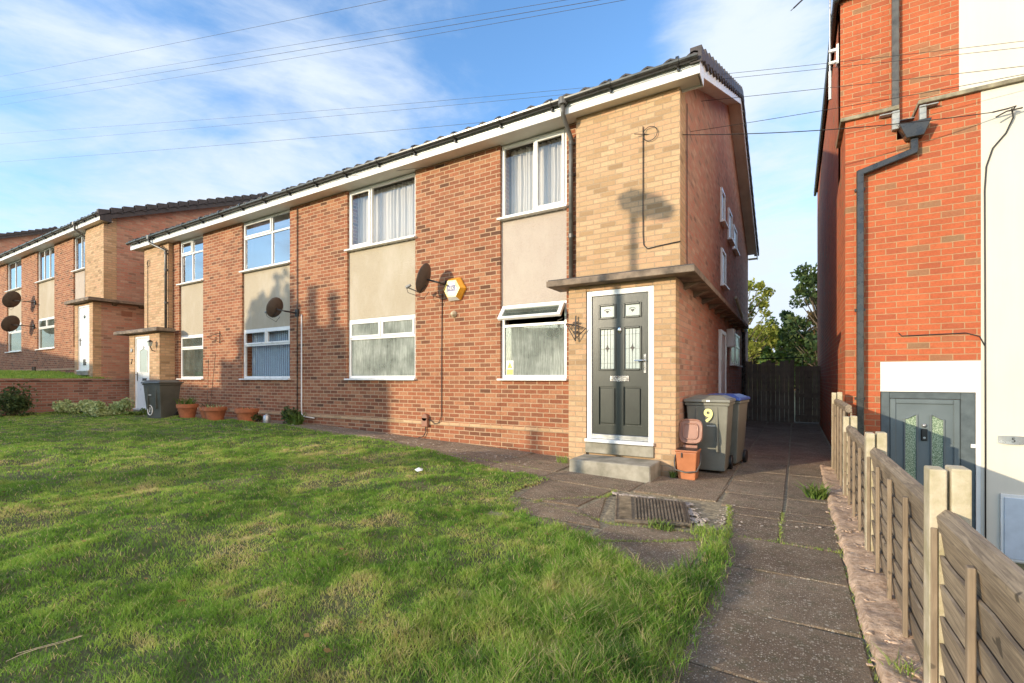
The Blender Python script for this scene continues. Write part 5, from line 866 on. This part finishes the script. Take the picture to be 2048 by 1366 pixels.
k.build('boards', 'gate_wood', gt_); k = MB(); k.box(0, 0.64, 16.17, 16.199, 1.52, 1.64); k.box(0, 0.64, 16.17, 16.199, 0.75, 0.87); k.box(0, 0.64, 16.17, 16.199, 0.12, 0.24); k.box(0.28, 0.38, 16.172, 16.198, 0.24, 1.52); k.build('ledge', 'gate_wood', gt_); MB().box(0.06, 0.10, 16.15, 16.171, 0.95, 1.0).build('latch', 'dark_metal', gt_)
k = MB(); k.tube([(-1.1, 16.5, 1.9), (0.2, 16.5, 1.93)], 0.02, 6); k.tube([(-1.1, 16.5, 0), (-1.1, 16.5, 1.9)], 0.02, 6); k.tube([(0.2, 16.5, 0), (0.2, 16.5, 1.93)], 0.02, 6); tag(k.build('green_rail', 'leaf_dark', org=(-0.5, 16.5, 0)), 'thin green rail showing just above the dark boards', 'rail')
# ------------------------------------------------------------------ the house on the right
ho = thing('rendered_house', 'tall orange brick and cream rendered house with a slate grey door on the right', 'house', (0.62, 8.3, -1.0)); YN = 8.30; XN = 0.62; zg = -1.05
ob = MB(); yu = 9.18; zs = ZW(3.68)
ob.box(XN, 1.02, YN, YN+0.9, zg, ZW(3.28)); ob.box(1.02, 2.045, YN, YN+0.9, ZW(0.23), ZW(3.28)); ob.box(XN, 1.20, YN, YN+0.9, ZW(3.28), zs); ob.box(1.44, 2.045, YN, YN+0.9, ZW(3.28), zs)
ob.box(XN, 2.03, yu, yu+0.4, ZW(3.2), ZW(6.1)); ob.box(XN, XN+0.3, YN+0.9, 18.3, zg, ZW(6.05)); ob.box(XN+0.3, 12, 18.0, 18.3, zg, ZW(6.05)); ob.build('brick_wall', 'orange_brick', ho)
rb = MB(); rb.box(2.045, 12, YN-0.006, YN+0.9, zg, zs); rb.box(2.03, 12, yu-0.008, yu+0.4, ZW(3.6), ZW(6.1)); rb.build('rendered_wall', 'smooth_render', ho)
MB().box(1.02, 2.0449, YN+0.0, YN+0.05, ZW(-0.18), ZW(0.2295)).build('door_head', 'white_paint', ho); MB().box(2.001, 2.0449, YN, YN+0.3, zg, ZW(-0.18)).build('door_reveal', 'white_paint', ho)
sc = MB(); sc.box(XN-0.06, 1.22, YN-0.05, YN+0.10, zs, zs+0.055); sc.box(XN-0.06, XN+0.10, YN+0.10, yu, zs, zs+0.055); sc.box(1.42, 12, YN-0.05, YN+0.10, zs, zs+0.055); sc.box(1.42, 1.54, YN+0.1, yu, zs, zs+0.055); sc.build('stone_coping', 'stone_string', ho, 0.006)
MB().box(XN+0.11, 1.41, YN+0.11, yu, zs-0.10, zs-0.09).build('lead_roof', 'lead_grey', ho)
k = MB(); k.prism([(1.17, YN-0.01, zs-0.03), (1.17, YN-0.10, zs-0.24), (1.21, YN-0.10, zs-0.26), (1.22, YN-0.01, zs-0.03)], (0.0, 0.0, 0.05)); k.box(1.14, 1.22, YN-0.08, YN-0.001, zs-0.28, zs-0.03); k.box(1.43, 1.50, YN-0.07, YN-0.001, zs-0.22, zs-0.03); k.box(1.0, 1.22, YN-0.09, YN-0.001, zs-0.06, zs-0.045); k.box(1.43, 1.62, YN-0.09, YN-0.001, zs-0.06, zs-0.045); each(k, 'lead_flashing', 'lead_grey', ho, bevel=0.004)
k = MB(); k.taper((1.37, YN-0.085), (0.09, 0.07), (0.17, 0.08), ZW(3.22), ZW(3.42)); hp = k.build('rain_hopper', 'gutter_black', ho, 0.006); k = MB()
def sqpipe(mb, a, b, s_=0.042):
    a, b = Vector(a), Vector(b); t = (b-a).normalized(); side = t.cross(Vector((0, 1, 0))).normalized(); up = Vector((0, 1, 0))
    vs = [p+side*sx*s_+up*sy*s_*0.8 for p in (a, b) for sx, sy in ((-1, -1), (1, -1), (1, 1), (-1, 1))]; mb.add(vs, [(0, 3, 2, 1), (4, 5, 6, 7), (0, 1, 5, 4), (1, 2, 6, 5), (2, 3, 7, 6), (3, 0, 4, 7)])
yp = YN-0.07; sqpipe(k, (1.37, yp, ZW(3.23)), (1.37, yp, ZW(3.03))); sqpipe(k, (1.40, yp-0.001, ZW(3.06)), (0.76, yp-0.001, ZW(2.88))); sqpipe(k, (0.785, yp, ZW(2.92)), (0.785, yp, -1.0)); k.build('downpipe', 'gutter_black', ho, 0.008)
k = MB()
for z_ in (2.65, 0.95, -0.3): k.box(0.725, 0.845, YN-0.045, YN-0.001, ZW(z_), ZW(z_)+0.035)
each(k, 'pipe_clip', 'gutter_black', ho)
k = MB(); sqpipe(k, (1.30, yu-0.06, ZW(6.1)), (1.30, yu-0.06, ZW(3.55))); k.build('downpipe', 'pipe_grey', ho, 0.006)
# eaves and roof of that house
k = MB(); k.box(XN-0.10, XN-0.02, yu-0.12, 18.4, ZW(5.96), ZW(6.06)); k.box(XN-0.10, 12, yu-0.14, yu-0.04, ZW(6.0), ZW(6.10)); k.build('eaves_gutter', 'gutter_black', ho, 0.02)
MB().add([(XN-0.1, yu-0.1, ZW(6.08)), (12.2, yu-0.1, ZW(6.08)), (12.2, 18.4, ZW(6.08)), (XN-0.1, 18.4, ZW(6.08)), (5, 13.7, ZW(8.6)), (8, 13.7, ZW(8.6))], [(0, 1, 5, 4), (1, 2, 5), (2, 3, 4, 5), (3, 0, 4), (3, 2, 1, 0)]).build('roof', 'roof_tile', ho)
# grey door
gx0, gx1, gz0, gz1 = 1.025, 1.998, -0.98, ZW(-0.185); f = MB(); y0 = YN+0.02; f.box(gx0, gx0+0.10, y0, y0+0.08, gz0, gz1); f.box(gx1-0.14, gx1, y0, y0+0.08, gz0, gz1); f.box(gx0+0.10, gx1-0.14, y0, y0+0.08, gz1-0.09, gz1); gd = f.build('front_door', 'door_frame_grey', ho, 0.006)
a, b, zt_ = gx0+0.104, gx1-0.144, gz1-0.094; MB().box(a, b, y0+0.02, y0+0.07, gz0, zt_).build('door_leaf', 'slate_door', gd); k = MB(); yl = y0+0.02
for bx in ((a+0.0, a+0.065, gz0, zt_), (b-0.065, b, gz0, zt_), (a+0.065, b-0.065, zt_-0.065, zt_)): k.box(bx[0], bx[1], yl-0.018, yl+0.001, bx[2], bx[3])
k.build('door_frame', 'slate_door', gd, 0.008); cx = (a+b)/2+0.0; gl = MB(); tr_ = MB()
for s_ in (-1, 1):
    gi, go = cx+s_*0.072, cx+s_*0.205; zb_, zlo, zhi = gz0+0.5, zt_-0.27, zt_-0.21; n = 7; pts = [(go, zb_), (gi, zb_), (gi, zhi)]+[(gi+(go-gi)*t, zhi+(zlo-zhi)*(0.5-0.5*math.cos(math.pi*t))) for t in np.linspace(0.15, 1, n)]
    if s_ < 0: pass
    P3 = [Vector((x_, yl-0.004, z_)) for x_, z_ in pts]; gl.prism(P3 if s_ > 0 else P3[::-1], (0, 0.006, 0)); tr_.tube([p+Vector((0, -0.004, 0)) for p in P3]+[P3[0]], 0.011, 6); 
each(gl, 'door_glass', 'textured_glass', gd); each(tr_, 'glass_trim', 'slate_door', gd)
k = MB(); k.box(cx-0.032, cx+0.032, yl-0.03, yl, zt_-0.56, zt_-0.40); k.build('door_bell', 'black_plastic', gd, 0.008); MB().lathe([(0.014, 0), (0.014, 0.034), (0.001, 0.035)], (cx, yl, zt_-0.52), 14, Matrix.Rotation(R(90), 4, 'X')).build('bell_button', 'steel_grey', gd); MB().lathe([(0.026, 0), (0.026, 0.02), (0.001, 0.03)], (cx, yl, zt_-0.355), 16, Matrix.Rotation(R(90), 4, 'X')).build('door_knocker', 'steel_grey', gd, smooth=True)
MB().box(gx1-0.045, gx1+0.003, y0-0.012, y0, zt_-0.62, zt_-0.57).build('sensor', 'upvc_white', gd, 0.004)
pl = thing('number_plate', 'curved grey house number plaque reading 5 on the cream render', 'house number', (2.33, YN-0.02, ZW(-0.78))); V = []; F_ = []
for i in range(13):
    t = i/12; x = 2.20+0.27*t; yb_ = YN-0.012-0.02*math.sin(math.pi*t); hh = 0.045+0.008*math.sin(math.pi*t); V += [(x, yb_, ZW(-0.77)-hh), (x, yb_, ZW(-0.77)+hh), (x, yb_+0.006, ZW(-0.77)+hh), (x, yb_+0.006, ZW(-0.77)-hh)]
    if i: c_ = 4*i; F_ += [(c_-4, c_, c_+1, c_-3), (c_-3, c_+1, c_+2, c_-2), (c_-2, c_+2, c_+3, c_-1), (c_-1, c_+3, c_, c_-4)]
F_ += [(0, 1, 2, 3), (48, 51, 50, 49)]; MB().add(V, F_).build('plate', 'dull_plaque', pl); txt('numeral', '5', 0.085, front_M(2.335, YN-0.035, ZW(-0.77)), 'black_ink', pl)
mh = thing('meter_cupboard', 'pale blue grey meter cupboard door low on the cream render', 'cupboard', (2.45, YN, -1.0)); k = MB(); k.box(2.22, 2.80, YN-0.03, YN-0.007, -0.98, ZW(-1.45)); k.build('frame', 'upvc_white', mh, 0.003); MB().box(2.25, 2.77, YN-0.042, YN-0.031, -0.95, ZW(-1.49)).build('cupboard_door', 'hatch_blue', mh, 0.004)
# cables on the right house
wcable('render_cable', [(2.30, YN-0.10, ZW(3.34)), (2.33, YN-0.04, ZW(3.25)), (2.27, YN-0.02, ZW(3.08)), (2.15, YN-0.02, ZW(2.92)), (2.09, YN-0.02, ZW(2.70)), (2.075, YN-0.02, ZW(2.4)), (2.08, YN-0.02, ZW(0.5)), (2.085, YN-0.02, ZW(-2.2))], 'black cable curving down the edge of the cream render to the ground', 0.008)
wcable('render_cable', [(1.22, YN-0.008, ZW(0.62)), (1.25, YN-0.012, ZW(0.58)), (1.6, YN-0.012, ZW(0.585)), (1.9, YN-0.012, ZW(0.59)), (2.03, YN-0.012, ZW(0.54)), (2.075, YN-0.02, ZW(0.42))], 'short black cable running across the orange brick above the grey door', 0.007)
hk = thing('wire_hook', 'metal service wire clamp fixed high on the cream render', 'clamp', (2.33, YN, ZW(3.35))); MB().tube([(2.33, YN, ZW(3.35)), (2.33, YN-0.12, ZW(3.35)), (2.26, YN-0.12, ZW(3.34)), (2.12, YN-0.13, ZW(3.33))], 0.009, 6).build('clamp', 'dark_metal', hk); MB().tube([(2.40, YN-0.08, ZW(3.33)), (2.25, YN-0.12, ZW(3.31)), (2.15, YN-0.13, ZW(3.26))], 0.009, 6).build('clamp', 'dark_metal', hk)
# aerial
ae = thing('tv_aerial', 'rooftop aerial on a tall thin white pole at the edge of the orange brick house', 'aerial', (0.52, 9.5, ZW(4.6))); MB().tube([(0.50, 9.5, ZW(4.65)), (0.50, 9.5, ZW(7.3))], 0.016, 8).build('mast', 'steel_grey', ae); MB().tube([(0.50, 9.5, ZW(4.65)), (0.50, 9.5, ZW(5.12))], 0.022, 8).build('mast_sleeve', 'upvc_white', ae)
k = MB(); k.box(0.48, 0.62, 9.46, 9.50, ZW(5.22), ZW(5.26)); k.box(0.48, 0.62, 9.46, 9.50, ZW(5.42), ZW(5.46)); k.box(0.585, 0.615, 9.42, 9.54, ZW(5.18), ZW(5.50)); k.build('wall_bracket', 'upvc_white', ae)
k = MB(); B0 = Vector((0.50, 9.5, ZW(6.75))); B1 = Vector((-0.02, 9.0, ZW(6.05))); k.tube([B0, B1], 0.012, 6); dirb = (B1-B0).normalized(); sd_ = dirb.cross(Vector((0, 0, 1))).normalized()
for t in np.linspace(0.35, 1.0, 9): c = B0*(1-t)+B1*t; k.tube([c-sd_*(0.06 if t > 0.7 else 0.2), c+sd_*(0.06 if t > 0.7 else 0.2)], 0.006, 5)
k.build('yagi', 'dark_metal', ae)
# ------------------------------------------------------------------ overhead wires
def P3(px, py, d):
    a = R(30.87); k_ = (px-1024)/947.; r_ = k_*d; return Vector((math.cos(a)*r_-math.sin(a)*d, math.sin(a)*r_+math.cos(a)*d, EZ+(757-py)/947.*d))
def wire(p, q_, sag, label, r=0.007, n=24):
    pts = [p.lerp(q_, i/n)-Vector((0, 0, sag*4*(i/n)*(1-i/n))) for i in range(n+1)]; o = tag(MB().tube(pts, r, 5).build('overhead_wire', 'wire_black', org=tuple(pts[0])), label, 'overhead wire', 'overhead wires'); return o
def wirep(pts, label, r=0.005, n=40):      # pts: three sightings (px, py, depth) along the wire
    (x0, y0, d0), (x1, y1, d1), (x2, y2, d2) = pts; P = []
    for i in range(n+1):
        x = x0+(x2-x0)*i/n; l0 = (x-x1)*(x-x2)/((x0-x1)*(x0-x2)); l1 = (x-x0)*(x-x2)/((x1-x0)*(x1-x2)); l2 = (x-x0)*(x-x1)/((x2-x0)*(x2-x1)); t = (x-x0)/(x2-x0); P.append(P3(x, y0*l0+y1*l1+y2*l2, 1/((1-t)/d0+t/d2)))
    return tag(MB().tube(P, r, 5).build('overhead_wire', 'wire_black', org=tuple(P[0])), label, 'overhead wire', 'overhead wires')
wirep([(2500, 26, 5.0), (1100, 182, 1), (-300, 285, 70)], 'uppermost long overhead wire passing in front of the orange brick house', 0.0032)
wirep([(2500, 44, 5.0), (1100, 192, 1), (-300, 312, 70)], 'overhead wire just below the uppermost one across the orange brick house', 0.0032)
wirep([(2500, 78, 5.0), (1387, 204, 1), (-300, 345, 70)], 'overhead wire crossing in front of the verge tiles of the near roof', 0.0038)
wirep([(2500, 55, 5.0), (1493, 246, 1), (700, 352, 9.46)], 'lowest sloping overhead wire passing the cream brick wall', 0.0038)
wire(Vector((2.12, YN-0.13, ZW(3.33))), Vector((-1.95, 6.62, ZW(3.45))), 0.10, 'service wire slung between the two houses', 0.006)
wirep([(1400, -45, 6.0), (1024, 18, 1), (-200, 215, 90)], 'first of the three high wires crossing the upper sky', 0.0032)
wirep([(1400, -35, 6.0), (1024, 30, 1), (-200, 226, 90)], 'middle of the three high wires crossing the upper sky', 0.004)
wirep([(1400, -28, 6.0), (1024, 41, 1), (-200, 240, 90)], 'lowest of the three high wires crossing the upper sky', 0.0032)
wirep([(1100, -70, 7.0), (640, 28, 1), (-200, 190, 90)], 'wire at the top of the sky left of the middle', 0.0038)
# ------------------------------------------------------------------ trees behind the gate
def tree(x, y, z, h, crown, n, mat, label, size=0.10, trunk=0.12, name='tree', wide=0.30):
    o = thing(name, label, 'tree', (x, y, z), None); k = MB(); C = []
    k.tube([(x, y, z), (x+0.1, y, z+h*0.35), (x-0.05, y+0.1, z+h*0.65), (x, y, z+h*0.92)], [trunk, trunk*0.75, trunk*0.4, trunk*0.12], 8)
    for i in range(crown):
        t = random.uniform(0.28, 0.98); a = random.random()*6.28; rr = h*wide*math.sin(math.pi*min(1, (t-0.15)/0.9))**0.7*random.uniform(0.35, 1.1); c = (x+rr*math.cos(a), y+rr*math.sin(a), z+h*t+random.uniform(-.1, .25)); C.append(c+(h*random.uniform(0.035, 0.085),)); zz_ = z+h*max(0.2, t-0.22); mid_ = ((x+c[0])/2, (y+c[1])/2, (zz_+c[2])/2-0.05); k.tube([(x, y, zz_), mid_, c[:3]], [trunk*0.35, trunk*0.2, 0.012], 5)
    k.build('trunk', 'bark', o, smooth=True); V, F, T = leafcloud(C, n, size); soup('crown', mat, V, F, T, o, (x, y, z)); return o
tree(-3.6, 44, 0, 9.4, 46, 3600, 'leaf_yellow', 'sparse yellow green tree behind the boards next to the near block', 0.15, 0.16); tree(1.6, 46, 0, 10.2, 60, 5200, 'leaf_dark', 'dark leaved tree behind the gate against the orange brick house', 0.17, 0.2)
tree(-0.9, 50, 0, 7.2, 60, 5000, 'leaf_green', 'mid green tree seen low between the other two behind the gate', 0.17); tree(2.2, 52, 0, 7.4, 60, 5000, 'leaf_rust', 'rusty leaved tree lower down behind the gate', 0.17); tree(-3.6, 53, 0, 6.4, 50, 5000, 'leaf_yellow', 'low yellow green tree far behind the boards', 0.17)
hd = thing('hedge', 'green overgrown hedge filling the view just above the dark boards', 'hedge', (0, 55, 0)); C = [(random.uniform(-9, 7), 55+random.uniform(-0.8, 0.8), random.uniform(0.3, 4.2), random.uniform(0.6, 1.0)) for _ in range(110)]; V, F, T = leafcloud(C, 16000, 0.18); soup('foliage', 'leaf_green', V, F, T, hd, (0, 55, 0)); MB().box(-9, 7, 55.6, 55.9, 0, 3.4).build('stems', 'bark', hd)
shrub(0.62, 17.6, 0, 0.7, 2.1, 900, 'leaf_green', 'bright shrub poking over the wooden gate', 0.06)
# ------------------------------------------------------------------ across the street (behind the photographer)
def street_house(u0, u1, t, ztop, label, chim=()):
    s, c = math.sin(R(SAZ)), math.cos(R(SAZ)); te = math.tan(R(SUN_EL)); lat = Vector((c, -s, 0)); dr_ = Vector((s, c, 0))
    base = Vector((-6.87, 6.8, 0)); u_ref = -6.87*c-6.8*s; org = base-dr_*t
    def W(u, dpt, z): p = org+lat*(u-u_ref)-dr_*dpt; return (p.x, p.y, z)
    p0 = W((u0+u1)/2, 0, -0.25); o = thing('street_house', label, 'house', p0); zt_ = EZ+ztop+te*(t+3.5)
    MB().add([W(u0, 0, -0.25), W(u1, 0, -0.25), W(u1, 7, -0.25), W(u0, 7, -0.25), W(u0, 0, zt_*0.72), W(u1, 0, zt_*0.72), W(u1, 7, zt_*0.72), W(u0, 7, zt_*0.72)], [(0, 1, 5, 4), (1, 2, 6, 5), (2, 3, 7, 6), (3, 0, 4, 7)]).build('wall', 'red_brick', o)
    rf_ = MB().add([W(u0, -0.3, zt_*0.72), W(u1, -0.3, zt_*0.72), W(u1, 7.3, zt_*0.72), W(u0, 7.3, zt_*0.72), W(u0, 3.5, zt_), W(u1, 3.5, zt_)], [(0, 1, 5, 4), (2, 3, 4, 5), (0, 4, 3), (1, 2, 5)]).build('roof', 'roof_tile', o)
    for cu, ct, wd_ in chim: zc = EZ+ct+te*(t+3.5); k = MB(); k.add([W(cu-wd_/2, 3.2, zt_-0.5), W(cu+wd_/2, 3.2, zt_-0.5), W(cu+wd_/2, 3.7, zt_-0.5), W(cu-wd_/2, 3.7, zt_-0.5), W(cu-wd_/2, 3.2, zc), W(cu+wd_/2, 3.2, zc), W(cu+wd_/2, 3.7, zc), W(cu-wd_/2, 3.7, zc)], [(0, 1, 5, 4), (1, 2, 6, 5), (2, 3, 7, 6), (3, 0, 4, 7), (4, 5, 6, 7)]); k.build('chimney', 'red_brick', rf_)
    return o
street_house(-12.2, -10.45, 27, 0.95, 'tall house across the street behind the photographer with two chimneys', ((-11.45, 1.75, 0.30), (-10.85, 1.65, 0.26)))
street_house(-14.7, -12.21, 28, -0.15, 'lower house joined to the tall one across the street'); street_house(-10.44, -9.39, 30, -0.05, 'brick extension of the tall house across the street'); street_house(-34, -14.71, 30, -1.0, 'long low terrace across the street behind the photographer')
street_house(-7.05, -6.1, 26, -0.88, 'unseen block added across the street, shaped to cast the low shadow beside the porch', ((-6.63, -0.50, 0.13),)); street_house(-5.8, 8, 34, -2.8, 'low row of garages across the street behind the photographer')  # first block and its chimney are invented for their shadow at the wall foot
def lampcol():
    s, c = math.sin(R(SAZ)), math.cos(R(SAZ)); te = math.tan(R(SUN_EL)); t = 12.0; p = Vector((-1.98, 6.69, 0))-Vector((s, c, 0))*t; zt_ = ZW(2.40)+te*t; o = thing('street_lamp', 'street lamp column behind the photographer, casting its shadow on the cream brick', 'street lamp', (p.x, p.y, -0.2)); lat = Vector((c, -s, 0))
    MB().tube([(p.x, p.y, -0.2), (p.x, p.y, 1.5), (p.x, p.y, 1.6), (p.x, p.y, zt_)], [0.075, 0.075, 0.055, 0.05], 10).build('column', 'lamp_grey', o)
    q0 = Vector((p.x, p.y, zt_)); MB().tube([q0-lat*0.18+Vector((0, 0, 0.12)), q0-lat*0.06+Vector((0, 0, 0.16)), q0+lat*0.25+Vector((0, 0, 0.02)), q0+lat*0.46-Vector((0, 0, 0.10))], [0.10, 0.16, 0.18, 0.09], 12).build('lamp_head', 'lamp_grey', o, smooth=True)
lampcol()
# a tree over the road: soft rising shadow on the render panel under the upper window
s_, c_ = math.sin(R(SAZ)), math.cos(R(SAZ)); te = math.tan(R(SUN_EL)); t_ = 22; bp = Vector((-10.75, 6.8, 0))-Vector((s_, c_, 0))*t_; tree(bp.x, bp.y, -0.2, ZW(2.3)+te*t_, 60, 5200, 'leaf_dark', 'tree in the street behind the photographer', 0.16, 0.2, 'street_tree', 0.14)
print('objects', len(bpy.data.objects), 'tris', sum(len(m.polygons) for m in bpy.data.meshes))
